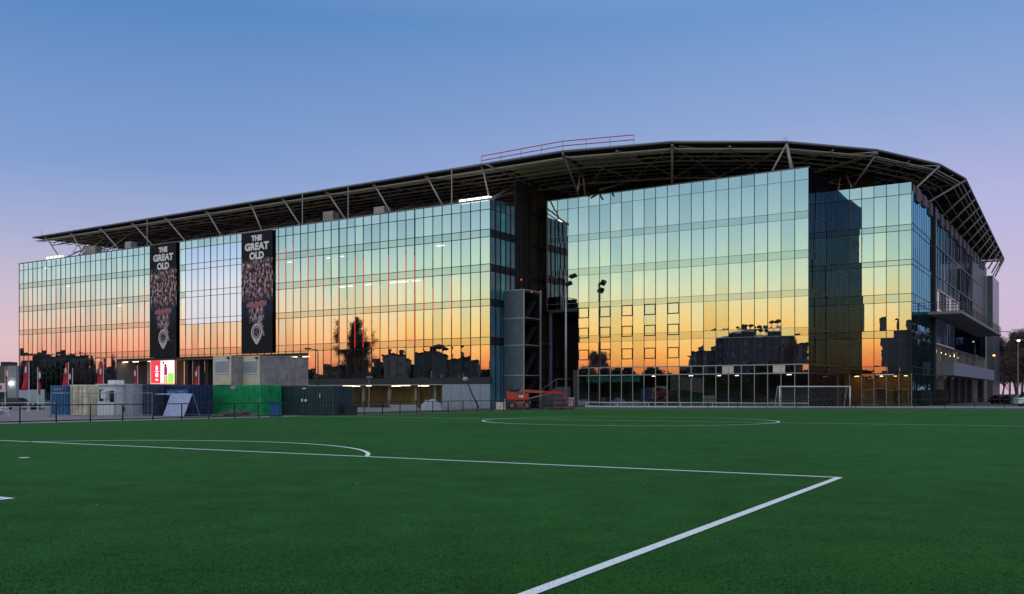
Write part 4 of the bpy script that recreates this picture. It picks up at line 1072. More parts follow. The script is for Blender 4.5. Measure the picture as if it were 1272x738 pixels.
# ------------------------------------------------------------------ containers
def container(px, D, Lx, Ly, H, m, label, corr=True, z=GZ, name='shipping_container', doors=False, roofm=None, cat='container', rz=ANG, deep=.05, pitch=.28):
    """front left corner at column px and depth D, Lx along the front, Ly back"""
    a = gp(px, D); t = thing(name, label, cat, (a.x, a.y, z), rz)
    MB().box(.03, .03, .12, Lx-.03, Ly-.03, H-.05).build('body', m, t)
    mb = MB()
    for x in (0, Lx-.12):
        for y in (0, Ly-.12): mb.box(x, y, 0, x+.12, y+.12, H)
    mb.box(.12, 0, H-.14, Lx-.12, .1, H).box(.12, 0, 0, Lx-.12, .1, .14).box(.12, Ly-.1, H-.14, Lx-.12, Ly, H)
    mb.box(Lx-.1, .12, H-.14, Lx, Ly-.12, H).box(Lx-.1, .12, 0, Lx, Ly-.12, .14).box(0, .12, H-.14, .1, Ly-.12, H)
    mb.build('frame', m, t)
    if corr:
        mb = MB(); k = .2
        while k < Lx-.3: mb.box(k, .03-deep, .14, k+pitch*.5, .029, H-.14); k += pitch
        k = .2
        while k < Ly-.3: mb.box(Lx-.031, k, .14, Lx-.03+deep, k+pitch*.5, H-.14); k += pitch
        mb.build('corrugated_side', m, t)
    if doors:
        mb = MB()
        for x in (Lx*.2, Lx*.42, Lx*.58, Lx*.8): mb.tube((x, -.06, .15), (x, -.06, H-.15), .025)
        mb.build('lock_bar', M['steel'], t)
    return t
# green 20-foot box with two cabins on top
green = container(263.5, 83.5, 6.35, 2.44, 2.72, M['green'], 'bright green corrugated container below the two cream site cabins')
g_ = MB().box(2.55, -.06, 2.35, 3.2, -.03, 2.68).build('notice', M['shutter'], green)
tealc = container(350, 82.5, 6.3, 2.44, 2.62, M['teal'], 'dark teal container right of the green container', pitch=.35)
MB().box(2.5, -.06, 1.25, 2.72, -.05, 1.5).box(2.9, -.06, 1.25, 3.2, -.05, 1.45).box(4.7, -.06, 1.6, 4.8, -.05, 1.95).box(2.6, -.06, 2.35, 3.1, -.05, 2.45).build('stencil_mark', M['white'], tealc)
MB().box(6.35, 1.0, 0, 6.9, 2.4, 1.0).build('crate', M['dark'], tealc)
def cabin(px, label):
    a = gp(px, 83.2); t = thing('site_cabin', label, 'site cabin', (a.x, a.y, GZ+2.74), ANG, 'stacked site cabins')
    W, L_, H = 2.42, 6.0, 2.62
    MB().box(.02, .04, .05, W-.02, L_, H-.04).build('side_walls', M['cabingrey'], t)
    MB().box(0, 0, 0, W, .05, H).build('front_wall', M['cream'], t)
    mb = MB()
    for k in range(22): mb.box(W-.02, .2+k*.26, .15, W+.015, .33+k*.26, H-.15)
    mb.build('ribbed_side', M['cabingrey'], t)
    MB().box(0, .05, H-.1, W+.03, L_+.02, H).box(W-.1, .05, 0, W+.03, L_, .12).build('roof_rim', M['cabingrey'], t)
    MB().box(.32, -.03, 1.05, W-.32, 0, 2.1).build('window_shutter', M['shutter'], t)
    MB().box(.26, -.05, 2.1, W-.26, 0, 2.2).box(.26, -.06, .97, W-.26, 0, 1.05).build('window_frame', M['white'], t)
    MB().box(W-.42, -.12, 2.3, W-.2, 0, 2.5).build('wall_lamp', M['dark'], t)
    MB().box(.9, -.015, .38, 1.15, 0, .5).box(1.2, -.015, .38, 1.45, 0, .5).build('sticker', M['white'], t)
    return t
c1 = cabin(264.5, 'cream fronted site cabin stacked on the green container, left one of two')
c2 = cabin(299.3, 'cream fronted site cabin with long grey side stacked on the green container, nearer the pole')
# left group
bl = container(62.5, 83, 2.5, 2.4, 2.68, M['blue'], 'bright blue portable cabin with a white bar, leftmost of the row', doors=False)
MB().box(.6, -.09, 1.95, 2.4, -.03, 2.02).build('bar', M['white'], bl); MB().box(.6, -.08, 1.1, .9, -.03, 1.16).build('handle', M['white'], bl)
for k in range(6): MB().box(.7+k*.25, -.07, 2.25, .8+k*.25, -.03, 2.45).build('vent', M['shutter'], bl)
be = container(86.5, 82, 2.45, 2.6, 2.74, M['beige'], 'beige corrugated container between the blue cabin and the white kiosk', doors=True)
# kiosk
ka = gp(121, 80.5); ks = thing('ticket_kiosk', 'white kiosk with small windows and an air conditioning box on its roof', 'kiosk', (ka.x, ka.y, GZ), ANG)
MB().box(0, 0, 0, 2.5, 2.5, 1.25).build('base_wall', M['white'], ks); MB().box(.05, .05, 1.25, 2.45, 2.45, 2.7).build('upper_wall', M['white'], ks)
MB().box(.25, .0, 1.3, .8, .06, 2.3).build('window', M['carglass'], ks); MB().box(1.8, .0, 1.2, 2.35, .06, 2.2).build('window', M['carglass'], ks)
MB().box(-.1, -.15, 2.68, 2.6, 2.5, 2.8).build('roof', M['white'], ks); MB().box(1.2, .2, 2.8, 2.1, 1.2, 3.12).build('air_conditioner', M['blind'], ks, bevel=.03)
MB().box(1.0, -.35, 1.5, 1.7, .0, 2.2).build('air_conditioner', M['white'], ks, bevel=.03)
gr = container(143.5, 80.5, 2.44, 2.4, 2.78, M['shutter'], 'plain light grey container with a round black vent near the ground', corr=False)
mb = MB(); mb.add([(.95+.32*math.cos(2*PI*k/20), -.01, .62+.32*math.sin(2*PI*k/20)) for k in range(20)], [tuple(range(20))]); mb.tube((.95, .03, .62), (.95, -.05, .62), .32, n=20); mb.build('round_vent', M['rubber'], gr)
sl = container(161.5, 81, 2.6, 2.4, 2.78, M['slate'], 'dark slate blue corrugated container with a small white mark', pitch=.24, deep=.08)
MB().box(.9, -.12, 1.55, 1.3, -.09, 1.95).box(1.3, -.12, 1.55, 1.6, -.09, 1.68).build('white_mark', M['white'], sl)
nv = container(187.5, 82, 5.35, 2.44, 2.72, M['navy'], 'long dark navy container with a light blue sign', pitch=.4)
MB().box(2.3, -.09, 1.72, 5.2, -.04, 2.3).build('sign_board', M['bluesign'], nv)
t = text('lettering', '(d.m)', .42, M['lavender'], nv, (3.0, -.11, 2.0), (PI/2, 0, 0), .005, .01)
MB().box(3.9, -.11, 1.95, 4.9, -.10, 2.02).box(3.9, -.11, 2.1, 4.7, -.10, 2.17).build('sign_text', M['shutter'], nv)
# leaning pale board in front
la = ground(207, 517.5, GZ)
lb = thing('propped_board', 'pale lavender sloping panel propped in front of the navy container', 'panel', (la.x, la.y, GZ), ANG)
MB().add([(-.5,0,.0+.05),(2.2,0,.05),(1.9,1.1,1.95),(-.9,1.1,1.95),(-.5,.06,.05),(2.2,.06,.05),(1.9,1.16,1.95),(-.9,1.16,1.95)], [(0,1,2,3),(7,6,5,4),(0,4,5,1),(3,2,6,7),(1,5,6,2),(0,3,7,4)]).build('sheet', M['lavender'], lb)
MB().beam((-.9, 1.2, 1.9), (-.9, 1.9, 0), .06, .06).beam((1.9, 1.2, 1.9), (1.9, 1.9, 0), .06, .06).build('prop', M['steel'], lb)
MB().beam((-2.9, .9, 1.9), (-.9, 1.0, 1.92), .06, .08).build('rail', M['white'], lb)
# rubble and pallets beside the green container
def pile(px, py, label, items, name='rubble_pile', cat='pile'):
    a = ground(px, py, GZ); mb = MB(); r3 = random.Random(px)
    t = thing(name, label, cat, (a.x, a.y, GZ), 0)
    for k in range(items):
        x = r3.gauss(0, .85); z = max(.05, .55*math.exp(-x*x/1.2)*r3.random()); ll = r3.uniform(.3, 1.0); an = r3.uniform(-.5, .5)
        mb.beam((x-ll, r3.uniform(-.5, .5), z), (x+ll, r3.uniform(-.5, .5), z+an*.2), r3.uniform(.1, .4), .08)
    mb.build('planks', mat('weathered_wood', (.20, .15, .12), .9, var=.4), t); return t
pile(297, 517.3, 'low heap of weathered planks in front of the green container', 34)
a = ground(270, 517, GZ); pl_ = thing('wooden_pallet', 'small yellowish wooden pallet left of the plank heap', 'pallet', (a.x, a.y, GZ), ANG)
MB().box(0,0,.1,1.1,.9,.14).box(0,0,0,1.1,.1,.1).box(0,.8,0,1.1,.9,.1).build('deck', mat('new_wood', (.45, .33, .12), .8), pl_)
# blue wheelie bin
a = ground(341.5, 519, GZ); bn = thing('wheelie_bin', 'bright blue wheeled rubbish bin in front of the dark teal container', 'bin', (a.x, a.y, GZ), .1)
mb = MB(); mb.add([(-.27,-.3,.08),(.27,-.3,.08),(.27,.3,.08),(-.27,.3,.08),(-.33,-.38,.98),(.33,-.38,.98),(.33,.38,.98),(-.33,.38,.98)], [(3,2,1,0),(4,5,6,7),(0,1,5,4),(1,2,6,5),(2,3,7,6),(3,0,4,7)]); mb.build('body', M['blue'], bn, bevel=.02)
MB().box(-.36, -.42, .98, .36, .4, 1.06).tube((-.3, .42, 1.03), (.3, .42, 1.03), .03).build('lid', M['blue'], bn, bevel=.02)
for x in (-.3, .3): MB().tube((x-.03, .28, .1), (x+.03, .28, .1), .1, n=12).build('wheel', M['rubber'], bn)
bn.scale = (1.15,)*3
# tarpaulin heap and long packs in front of undercroft
def heap(px, py, w, h, label, m):
    a = ground(px, py, GZ); mb = MB(); r3 = random.Random(px)
    n1, n2 = 14, 8; vs = []
    for j in range(n2):
        for i in range(n1):
            u = i/(n1-1)*2-1; v = j/(n2-1)*2-1
            z = h*max(0, (1-u*u)*(1-v*v))**.5*(.75+.35*r3.random())
            vs.append((u*w/2, v*w/3, z))
    mb.add(vs, [(j*n1+i, j*n1+i+1, (j+1)*n1+i+1, (j+1)*n1+i) for j in range(n2-1) for i in range(n1-1)])
    o = mb.build('tarpaulin_heap', m); o.location = (a.x, a.y, GZ); return tag(o, label, 'tarpaulin')
heap(536, 509.5, 2.7, 1.35, 'pale crumpled tarpaulin heap in front of the undercroft', M['shutter'])
a = ground(484, 509.5, GZ); o = MB().box(0, 0, 0, 3.4, .8, .22).box(.1, .05, .22, 3.3, .75, .42).box(0, .05, .42, 3.2, .7, .62).build('panel_stack', M['shutter'], bevel=.02); o.location = (a.x, a.y, GZ); tag(o, 'low stack of pale panels lying left of the tarpaulin heap', 'building panels')
a = ground(616, 509, GZ); o = MB().box(0, 0, 0, .9, .5, .9).box(1.0, 0, 0, 1.15, .1, 1.3).build('barrier_block', M['beige'], bevel=.02); o.location = (a.x, a.y, GZ); tag(o, 'small beige block and post left of the red lift', 'barrier')
# leaning lamp pole in front of grey panels
a = ground(595, 507.5, GZ); b_ = gp(578, a.y-.5); zt1 = zt(471, b_.y)
lp = thing('leaning_lamp', 'black pole leaning left with a round lamp, in front of the grey panels', 'lamp', (a.x, a.y, GZ), 0)
MB().tube((0, 0, 0), (b_.x-a.x, b_.y-a.y, zt1-GZ), .09, .07).build('pole', M['black'], lp); MB().ball((b_.x-a.x, b_.y-a.y, zt1-GZ), .38, 12, 8, .8).build('lamp_head', M['shutter'], lp, smooth=True)

# ------------------------------------------------------------------ red boom lift
a = ground(628, 507.6, GZ+.2)
bl2 = thing('boom_lift', 'orange red boom lift parked with its boom lowered in front of the stair tower', 'boom lift', (a.x+.2, a.y, GZ+.15), 0)
def whl(x, y, r, w, par):
    w_ = MB().tube((x, y-w/2, r), (x, y+w/2, r), r, n=20).build('wheel', M['rubber'], par); w_.data.name = 'wheel'
    MB().tube((x, y-w/2-.02, r), (x, y+w/2+.02, r), r*.58, n=16).build('rim', M['redrim'], w_)
for x in (.55, 2.3):
    for y in (-.9, .9): whl(x, y, .45, .34, bl2)
MB().box(.2, -.7, .45, 2.75, .7, .9).build('chassis', M['redrim'], bl2, bevel=.04)
MB().tube((1.4, 0, .9), (1.4, 0, 1.05), .5, n=16).build('turntable', M['dark'], bl2)
mb = MB(); mb.add([(0,-.75,1.1),(1.9,-.75,1.1),(1.9,.75,1.1),(0,.75,1.1),(-.1,-.75,2.0),(.5,-.75,2.15),(1.2,-.75,1.7),(2.5,-.75,1.85),(2.5,-.75,1.1),(-.1,.75,2.0),(.5,.75,2.15),(1.2,.75,1.7),(2.5,.75,1.85),(2.5,.75,1.1)],
 [(0,1,8,7,6,5,4),(3,9,10,11,12,13,2),(0,4,9,3),(4,5,10,9),(5,6,11,10),(6,7,12,11),(7,8,13,12),(0,3,2,13,8,1)]); mb.build('engine_hood', M['orange'], bl2, bevel=.04)
MB().box(.2, -.8, 2.0, .7, .3, 2.45).build('exhaust_box', M['dark'], bl2, bevel=.03)
MB().box(1.35, -.77, 1.35, 1.9, -.76, 1.6).build('badge', M['white'], bl2)
MB().beam((.5, .1, 2.1), (1.5, .1, 2.25), .3, .3).build('boom_knuckle', M['dark'], bl2)
MB().beam((1.2, .1, 2.15), (4.2, .1, 2.0), .26, .32).build('boom', M['redrim'], bl2)
MB().beam((4.2, .1, 2.0), (6.6, .1, 1.9), .2, .24).build('boom_tip', M['red'], bl2)
MB().beam((2.4, .35, 1.2), (5.2, .3, 1.85), .12, .14).build('lift_cylinder', M['steel'], bl2)
MB().beam((6.5, .1, 1.9), (7.1, .1, .7), .14, .16).build('jib', M['red'], bl2)
mb = MB()
for z in (.25, .75, 1.3):
    for (p, q) in (((5.6,-.5,z),(7.2,-.5,z)), ((7.2,-.5,z),(7.2,.6,z)), ((7.2,.6,z),(5.6,.6,z)), ((5.6,.6,z),(5.6,-.5,z))): mb.beam(p, q, .05, .05)
for p in ((5.6,-.5),(7.2,-.5),(7.2,.6),(5.6,.6)): mb.beam((*p, .2), (*p, 1.3), .05, .05)
mb.box(5.6, -.5, .2, 7.2, .6, .26); mb.build('basket', M['redrim'], bl2)

# ------------------------------------------------------------------ flags
def flag(px, pyt, pyb, D, label, ww=.75, side=-1, ft=.0, fb=.62):
    a = gp(px, D); zT = zt(pyt, D)
    t = thing('flag', label, 'flag', (a.x, a.y, GZ), 0, 'red flags on white poles')
    H = zT-GZ
    MB().tube((0, 0, 0), (0, 0, H), .055, .04, n=8).build('pole', M['white'], t)
    mb = MB(); n2 = 12; z1 = H-.1-ft; z0 = H*(1-fb); vs = []; r3 = random.Random(int(px))
    for j in range(n2+1):
        z = z0+(z1-z0)*j/n2
        for i in range(4):
            u = i/3; k = (1-j/n2)
            vs.append((side*(.05+u*ww*(.35+.65*k)), .09*math.sin(u*5+j*.8), z-.1*u))
    mb.add(vs, [(j*4+i, j*4+i+1, (j+1)*4+i+1, (j+1)*4+i) for j in range(n2) for i in range(3)])
    f_ = mb.build('cloth', M['red'], t, smooth=True); sm = f_.modifiers.new('Solid', 'SOLIDIFY'); sm.thickness = .01
    zc = z0+(z1-z0)*.72
    MB().add([(side*(.28+.11*math.cos(2*PI*k/12)), -.13, zc+.38*math.sin(2*PI*k/12)) for k in range(12)], [tuple(range(12))]).build('emblem', M['whitefab'], t)
    return t
for px, pt, D, lab, ww, sd, fb in (
    (6.5, 456, 100, 'thin white pole with a furled flag at the left edge beside the black car', .18, 1, .45),
    (36, 448.5, 97, 'red flag with white emblem on the pole left of the blue cabin, wide open', .75, -1, .56),
    (46.8, 456, 97, 'narrow furled red flag just left of the blue cabin', .28, 1, .60),
    (85, 450, 112, 'red flag with white emblem rising behind the blue cabin', .85, -1, .60),
    (90.3, 457, 112, 'bare pinkish pole with rolled flag above the beige container', .12, -1, .70),
    (128.5, 451, 112, 'red flag with white emblem rising behind the white kiosk', .95, -1, .60),
    (171, 453.5, 112, 'narrow red flag in front of the lobby behind the slate container', .5, -1, .62),
    (247, 454.5, 112, 'red flag with white emblem between the dark lobby columns above the navy container', .7, -1, .60)):
    flag(px, pt, 0, D, lab, ww, sd, 0, fb)

# ------------------------------------------------------------------ street lamps on the left
def street_lamp(px, pyt, D, label, arm=.9, lit=None, z=GZ, r=.07, name='street_lamp', m=None, head=(.55, .22)):
    a = gp(px, D); t = thing(name, label, 'street lamp', (a.x, a.y, z), 0); H = zt(pyt, D)-z
    m = m or M['black']
    MB().tube((0, 0, 0), (0, 0, H), r, r*.6, n=8).build('pole', m, t)
    MB().tube((0, 0, H), (arm, 0, H+.12), r*.5, n=6).build('arm', m, t)
    h = MB().box(arm-head[0]/2, -head[1]/2, H+.05, arm+head[0]/2, head[1]/2, H+.2).build('lamp_head', m, t, bevel=.03)
    if lit: MB().ball((arm, 0, H+.0), .22, 10, 6, .7).build('bulb', M[lit], t, smooth=True)
    return t
street_lamp(218, 425.5, 84, 'thin dark lamp post in front of the navy container reaching the left banner', -.3)
street_lamp(395, 435, 81, 'thin dark lamp post in front of the dark teal container', -.9)
street_lamp(458.5, 470, 108, 'short grey lamp post in front of the undercroft', 0.05, m=M['steel'], head=(.7, .6))
street_lamp(522, 470, 104, 'slim dark post standing in front of the undercroft right of the round column', .05, m=M['black'])
street_lamp(1264.5, 423, 150, 'tall grey street lamp with a bright white light at the right edge', .1, 'lamphot', r=.13, m=M['steel'], head=(1.3, .5))
street_lamp(1237, 441.5, 190, 'distant street lamp glowing orange beside the far end of the stadium', -.4, 'lamporange', m=M['steel'])
street_lamp(1204+7, 424.5, 175, 'street lamp with white light seen below the terrace slab', -.3, 'lamphot', m=M['steel'])
# wooden mast with cross arm
a = gp(1241, 215); t = thing('utility_pole', 'tall utility pole with a cross arm among the bare trees at right', 'utility pole', (a.x, a.y, 0), 0)
MB().tube((0,0,0),(0,0,zt(405,215)),.16,.1).build('pole', M['bark'], t); MB().beam((-2.4,0,zt(412,215)),(2.6,0,zt(412,215)),.12,.14).build('cross_arm', M['bark'], t)

# ------------------------------------------------------------------ cars
def car(label, m, at_, rz, van=False, L_=4.4, name='parked_car', cat='car'):
    t = thing(name, label, cat, at_, rz)
    W = .88
    if van: prof = [(-2.3,.35),(-2.3,1.1),(-2.2,1.95),(1.1,1.95),(1.7,1.15),(2.25,.95),(2.3,.35)]
    else: prof = [(-2.2,.35),(-2.22,.85),(-1.9,1.0),(-1.25,1.42),(.25,1.45),(1.05,1.0),(2.0,.82),(2.2,.6),(2.2,.35)]
    n1 = len(prof); s_ = L_/4.4
    mb = MB(); vs = []
    for sgn in (-1, 1):
        for x, z in prof:
            w_ = W if z < 1.05 else W*.84
            vs.append((x*s_, sgn*w_, z))
    mb.add(vs, [tuple(range(n1)), tuple(range(n1, 2*n1))[::-1]] + [(k, n1+k, n1+(k+1) % n1, (k+1) % n1) for k in range(n1)])
    mb.build('body', m, t, bevel=.05)
    g = MB()
    for sgn in (-1, 1):
        y = sgn*W*.90
        if van: g.add([(.2,y,1.15),(1.45,y,1.15),(1.0,y*.96,1.75),(.2,y*.96,1.75)], [(0,1,2,3)])
        else: g.add([(-1.5*s_,y*1.005,1.02),(.9*s_,y*1.005,1.02),(.2*s_,y*.965,1.37),(-1.15*s_,y*.965,1.37)], [(0,1,2,3)])
    g.add([(1.12*s_, -W*.8, 1.02), (1.12*s_, W*.8, 1.02), (.35*s_, W*.7, 1.43), (.35*s_, -W*.7, 1.43)] if not van else [(1.72,-W*.8,1.2),(1.72,W*.8,1.2),(1.2,W*.7,1.85),(1.2,-W*.7,1.85)], [(0,1,2,3)])
    g.build('window', M['carglass'], t)
    for x in (-1.4*s_, 1.4*s_):
        for y in (-.8, .8):
            w_ = MB().tube((x, y-.11, .33), (x, y+.11, .33), .33, n=20).build('wheel', M['rubber'], t)
            MB().tube((x, y-.125, .33), (x, y+.125, .33), .19, n=12).build('rim', M['steel'], w_)
    for y in (-.62, .62):
        MB().box(2.12*s_, y-.16, .62, 2.24*s_, y+.16, .76).build('headlight', M['scrwhite'] if 'lights on' in label else M['white'], t)
        MB().box(-2.26*s_, y-.14, .7, -2.16*s_, y+.14, .86).build('taillight', M['red'], t)
    return t
a = ground(3, 509.5, GZ); car('black car parked at the left edge behind the white barrier', M['carblack'], (a.x-.4, a.y+4, GZ), -.1, L_=4.9)
a = ground(-12, 521.5, GZ); car('silver car cut off by the left edge of the photo', M['carsilver'], (a.x-2.2, a.y+1, GZ), -.05)
a = ground(1268, 504.5); car('white van parked near the right edge under the bare trees', M['carwhite'], (a.x, 118, -.01), PI-.15, van=True, name='parked_van', cat='van')
for k, (px, D, m, lab, rz) in enumerate(((1247, 148, 'carblack', 'dark car parked beside the far end of the stadium', .2), (1262, 145, 'carblack', 'dark car parked behind the white van', .1), (1276, 140, 'carsilver', 'silver car at the right edge behind the white van', .2), (1253, 150, 'carblack', 'dark car in the middle of the far row at right', .1))):
    a = gp(px, D); car(lab, M[m], (a.x, a.y, -.01), rz)

# ------------------------------------------------------------------ far left building and hoarding
a = gp(-70, 205); ob = thing('office_building', 'low brown grey building at the far left edge with a white base', 'building', (a.x, a.y, GZ), 0)
Wd = gp(12, 205).x-a.x; Hh = zt(454.5, 205)-GZ
MB().box(0, 0, 2.6, Wd, 14, Hh).build('wall', M['fartan'], ob); MB().box(Wd, -1, 0, Wd+2, 13, Hh).build('end_pier', M['shutter'], ob)
MB().box(-1, -.3, 0, Wd, .4, 2.6).build('dark_base', M['dark'], ob)
MB().box(Wd*.2, -.5, 2.3, Wd-.5, -.3, 4.3).build('shop_sign', M['whitefab'], ob); MB().box(Wd*.25, -.56, 2.9, Wd-1.5, -.52, 3.8).build('sign_stripe', M['red'], ob)
MB().ball((Wd+1, -1.4, 4.2), .35).build('wall_light', M['lamphot'], ob)
MB().box(Wd*.5, 3, Hh, Wd*.62, 5, Hh+1.4).build('roof_box', M['dark'], ob); MB().box(Wd*.75, 3, Hh, Wd*.9, 6, Hh+1.0).build('roof_box', M['dark'], ob)
a, b_ = gp(23.5, 118), gp(55, 112); hd = thing('site_hoarding', 'pale blue grey hoarding panels at the foot of the glass wing on the far left', 'hoarding', (a.x, a.y, GZ), math.atan2(b_.y-a.y, b_.x-a.x))
L_ = (b_-a).length; n_ = 7
for k in range(n_): MB().box(L_*k/n_+.02, 0, .1, L_*(k+1)/n_-.02, .06, 2.45).build('panel', mat('hoarding_panel', (.36, .42, .47), .6), hd)
MB().box(0, .06, 0, L_, .12, .12).build('base_rail', M['dark'], hd)

# ------------------------------------------------------------------ trees
def bare_tree(name, label, h, seed, spread=.28, group=None, dense=900, m=None, leafy=False, leafmat='leaf', nb=5):
    r = random.Random(seed)
    t = thing(name, label, 'tree', (0, -500, 0), 0, group)
    tr = MB(); cr = MB(); tips = []
    p = Vector((0, 0, 0)); seg = 9; pts = [p]
    for k in range(seg):
        p = p + Vector((r.gauss(0, .012)*h, r.gauss(0, .012)*h, h/seg)); pts.append(p)
    rad = h*.014+.06
    for k in range(seg): tr.tube(pts[k], pts[k+1], rad*(1-k/seg)+.02, rad*(1-(k+1)/seg)+.02, n=6, cap=False)
    tr.build('trunk', M['bark'], t)
    def br(a, d, l, rr, lev):
        nseg = 3; q = a
        for k in range(nseg):
            d2_ = (d + Vector((r.gauss(0, .12), r.gauss(0, .12), .12))).normalized(); q2 = q + d2_*l/nseg
            cr.tube(q, q2, rr*(1-k/nseg*.6), rr*(1-(k+1)/nseg*.6), n=3, cap=False); q, d = q2, d2_
            if lev < 3:
                for _ in range(2):
                    e = (d + Vector((r.gauss(0, .6), r.gauss(0, .6), r.gauss(.1, .3)))).normalized(); br(q, e, l*.5, rr*.5, lev+1)
        tips.append(q)
    NB = 44 if nb > 20 else 26
    for k in range(NB):
        f = .18+.8*k/NB; i = int(f*seg); a = pts[i].lerp(pts[min(i+1, seg)], f*seg-i)
        an = r.uniform(0, 2*PI); up = .8+.6*f
        d = Vector((math.cos(an), math.sin(an), up)).normalized()
        br(a, d, h*spread*((1.15-f) if nb < 20 else .25+.75*math.sin(PI*min(1, f*1.02))**.6)*r.uniform(.7, 1.2), rad*.30, 1)
    if leafy:
        lf = MB()
        for q in tips:
            for _ in range(nb if nb < 20 else 11):
                c = q + Vector((r.gauss(0, .35), r.gauss(0, .35), r.gauss(0, .3))); s_ = r.uniform(.12, .3)
                u = Vector((r.gauss(0,1), r.gauss(0,1), r.gauss(0,1))).normalized()*s_; v = Vector((r.gauss(0,1), r.gauss(0,1), r.gauss(0,1))).normalized()*s_
                if leafmat == 'twig': u = (u+Vector((0, 0, .15))).normalized()*r.uniform(.35, .8); v = u.orthogonal().normalized()*.028; c = q + (c-q)*1.3
                lf.add([c-u-v, c+u-v, c+u+v, c-u+v], [(0,1,2,3)])
        cr.v, cr.f = cr.v, cr.f
        c_ = cr.build('crown', M['twig'], t); lf.build('foliage', M[leafmat], t)
    else: cr.build('crown', M['twig'], t)
    return t
oval = bare_tree('twiggy_tree', 'big dense oval tree mirrored in the long glass wing right of the banners', 20, 3, .22, 'trees mirrored in the glass front', leafy=True, leafmat='twig', nb=21)
pop = bare_tree('bare_tree', 'tall bare poplar rising above the other trees near the right edge', 16, 5, .17, 'bare trees at the right edge', leafy=True, leafmat='twig', nb=4)
wide = bare_tree('bare_tree', 'bare spreading tree just right of the far end of the stadium', 13, 8, .33, 'bare trees at the right edge', leafy=True, leafmat='twig', nb=4)
leafy = bare_tree('leafy_tree', 'dark bushy tree of the far row mirrored in the glass front', 8, 11, .42, 'dark trees mirrored in the glass front', leafy=True)
a = gp(1262.5, 235); pop.location = (a.x, a.y, -.3); pop.scale = (1.05,)*3
a = gp(1241, 225); wide.location = (a.x, a.y, -.3); wide.scale = (1.15,)*3
r4 = random.Random(21)
for k in range(72):
    px = 1238+k*8.5+r4.uniform(-5, 5); D = r4.uniform(215, 290); a = gp(px, D)
    copy_tree(wide if k % 3 else pop, (a.x, a.y, -.3), r4.uniform(0, 6), 'bare brown tree in the wood behind the parked cars at the right edge', r4.uniform(.9, 1.35))
# ------------------------------------------------------------------ what stands behind the camera in the west and shows only in the glass
def mir(px, Dv, y0):
    """real place of something that appears at column px, depth Dv, in the glass plane y0"""
    l = loc(gp(px, Dv)); return wld(l.x, 2*y0-l.y)
def city(px0, px1, pyt, Dv, y0, label, m='farwall', dish=False, rim=False, windows=True):
    a, b = mir(px0, Dv, y0), mir(px1, Dv, y0); d = b-a; L_ = d.length; H = zt(pyt, Dv)
    t = thing('apartment_block', label, 'building', (a.x, a.y, -.3), math.atan2(d.y, d.x), 'dark blocks mirrored in the glass front')
    MB().box(0, -14, 0, L_, 0, H+.3).box(0, 0, 0, L_, .2, .0001+H).build('wall', M[m], t)
    MB().box(-.2, -14.2, H+.3, L_+.2, .3, H+.8).build('roof', M['dark'] if not rim else M['white'], t)
    if L_ > 5: MB().box(L_*.3, -9, H+.8, L_*.55, -5, H+2.6).build('lift_housing', M['dark'], t)
    if windows:
        first = None; nc = max(1, min(6, int(L_/3))); nr = max(1, min(6, int(H/3)))
        for i in range(nc):
            for j in range(nr):
                if first is None: first = MB().box(-.6, 0, 0, .6, .26, 1.4).build('window', M['farglass'], t); w_ = first
                else: w_ = first.copy(); col.objects.link(w_); w_.parent = t
                w_.location = (L_*(i+.5)/nc, 0, 1.2+(H-1)*j/nr)
    if dish:
        for k in range(6):
            x = L_*(.15+.14*k); MB().tube((x, -2, H+.8), (x, -2, H+2.2+.3*(k % 2)), .12).ball((x+.3, -1.8, H+2.6), 1.0+.2*(k % 3), 10, 6, .6).build('satellite_dish', M['dark'], t)
    return t
for px0, px1, pt, Dv, y0, lab, m, ds in (
    (460, 482, 450, 330, 0, 'dark low block mirrored right of the tall bare tree in the long glass wing', 'farwall', 0),
    (482, 503, 441.5, 320, 0, 'dark square block mirrored in the long wing with a brown wall', 'fartan', 0),
    (503, 516, 449, 335, 0, 'dark low link block mirrored in the long wing between two taller blocks', 'farwall', 0),
    (515.5, 540, 442.5, 325, 0, 'dark wide block with a teal edge mirrored in the long wing', 'farwall', 0),
    (538, 559, 439, 318, 0, 'dark block with a roof mast mirrored in the long wing', 'farwall', 1),
    (559, 572, 446, 322, 0, 'dark block with a slanting roof mirrored in the long wing, rightmost of the cluster', 'farwall', 0),
    (598, 611, 451.5, 330, 0, 'small pale block mirrored at the right end of the long wing', 'fartan', 0),
    (24, 34, 437.5, 420, 0, 'dark tower mirrored at the left end of the long wing', 'farwall', 0),
    (34, 50, 442, 430, 0, 'dark low block second from the left end of the mirrored skyline', 'farwall', 0),
    (50, 78, 440.5, 425, 0, 'dark long block mirrored in the left part of the long wing', 'farwall', 0),
    (86, 104, 442, 430, 0, 'dark block mirrored between bare trees left of the first banner', 'farwall', 0),
    (868, 881, 434, 330, YB, 'dark stepped block mirrored in the middle glass block, lowest step', 'farwall', 0),
    (881, 901, 427, 325, YB, 'dark stepped block mirrored in the middle glass block, middle step', 'farwall', 0),
    (901, 912, 419.5, 320, YB, 'dark stepped block mirrored in the middle glass block, tallest step', 'farwall', 0),
    (911, 973, 416, 318, YB, 'widest dark block with dishes on its pale roof edge mirrored in the middle glass block', 'farwall', 1),
    (991, 998, 422, 330, YB, 'slim tall dark tower mirrored near the right corner of the middle glass block', 'farwall', 0),
    (861, 865, 434, 300, YB, 'thin dark shaft mirrored left of the stepped block', 'dark', 0),
    (1126, 1140, 394, 330, YC, 'widest tall dark tower mirrored at the edge of the corner glass block', 'farwall', 0)):
    city(px0, px1, pt, Dv, y0, lab, m, bool(ds), rim=(px0 == 911))
a = mir(443, 250, 0); oval.location = (a.x, a.y, -.3)
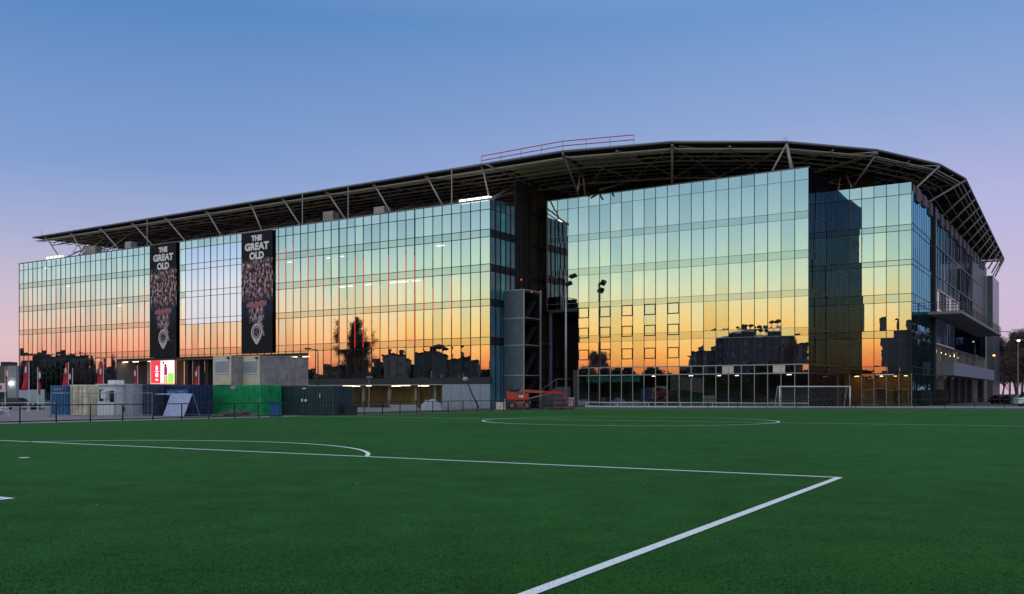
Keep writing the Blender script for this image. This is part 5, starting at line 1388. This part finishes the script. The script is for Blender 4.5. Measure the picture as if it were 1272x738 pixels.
for px, y0, dz, lab in ((424, 0, .62, 'small bare tree mirrored just left of the big bare tree in the long wing'), (112, 0, .85, 'bare tree mirrored left of the first banner in the long wing'), (131, 0, .9, 'bare tree mirrored nearest the first banner in the long wing'), (976, YB, 1.15, 'thin bare tree mirrored in the middle glass block right of the dishes'), (741, YB, 1.0, 'bare tree mirrored at the left of the middle glass block')):
    a = mir(px, 270, y0); o = copy_tree(pop if px == 976 else wide, (a.x, a.y, -.3), 2.0, lab, dz); o['group'] = 'trees mirrored in the glass front'
used = False
for y0, pxs in ((0, range(20, 612, 16)), (YB, range(726, 1006, 16)), (YC, range(1040, 1150, 18))):
    for px in pxs:
        Dv = (260 if y0 else 330)+r4.uniform(-12, 12); a = mir(px+r4.uniform(-3, 3), Dv, y0); s_ = r4.uniform(.85, 1.2)*(Dv/260)
        if not used: leafy.location = (a.x, a.y, -.3); leafy.scale = (s_,)*3; used = True
        else: copy_tree(leafy, (a.x, a.y, -.3), r4.uniform(0, 6), 'dark bushy tree of the far row mirrored in the glass front', (s_*1.3, s_*1.3, s_*r4.uniform(.75, 1.05)))
# long low dark hall along the west side closing the horizon
for (pa, pb, y0, lab) in ((20, 611, 0, 'long low dark hall mirrored along the foot of the long glass wing'), (725, 1140, YB, 'long low dark hall mirrored along the foot of the middle glass block')):
    Dv = 285 if y0 else 350
    a, b = mir(pa, Dv, y0), mir(pb, Dv, y0); d = b-a; t = thing('sports_hall', lab, 'building', (a.x, a.y, -.3), math.atan2(d.y, d.x))
    MB().box(0, -10, 0, d.length, 0, 5.6).build('wall', M['farwall'], t); MB().box(-.3, -10.3, 5.6, d.length+.3, .3, 5.9).build('roof', M['dark'], t)

# ------------------------------------------------------------------ render settings
sc.render.engine = 'CYCLES'
sc.view_settings.view_transform = 'Standard'; sc.view_settings.look = 'None'; sc.view_settings.gamma = 1
sc.view_settings.exposure = .32; sc.view_settings.use_curve_mapping = False
cy = sc.cycles
cy.max_bounces = 8; cy.glossy_bounces = 4; cy.transparent_max_bounces = 12; cy.diffuse_bounces = 3
cy.use_denoising = True; cy.sample_clamp_indirect = 4.0; cy.use_adaptive_sampling = True
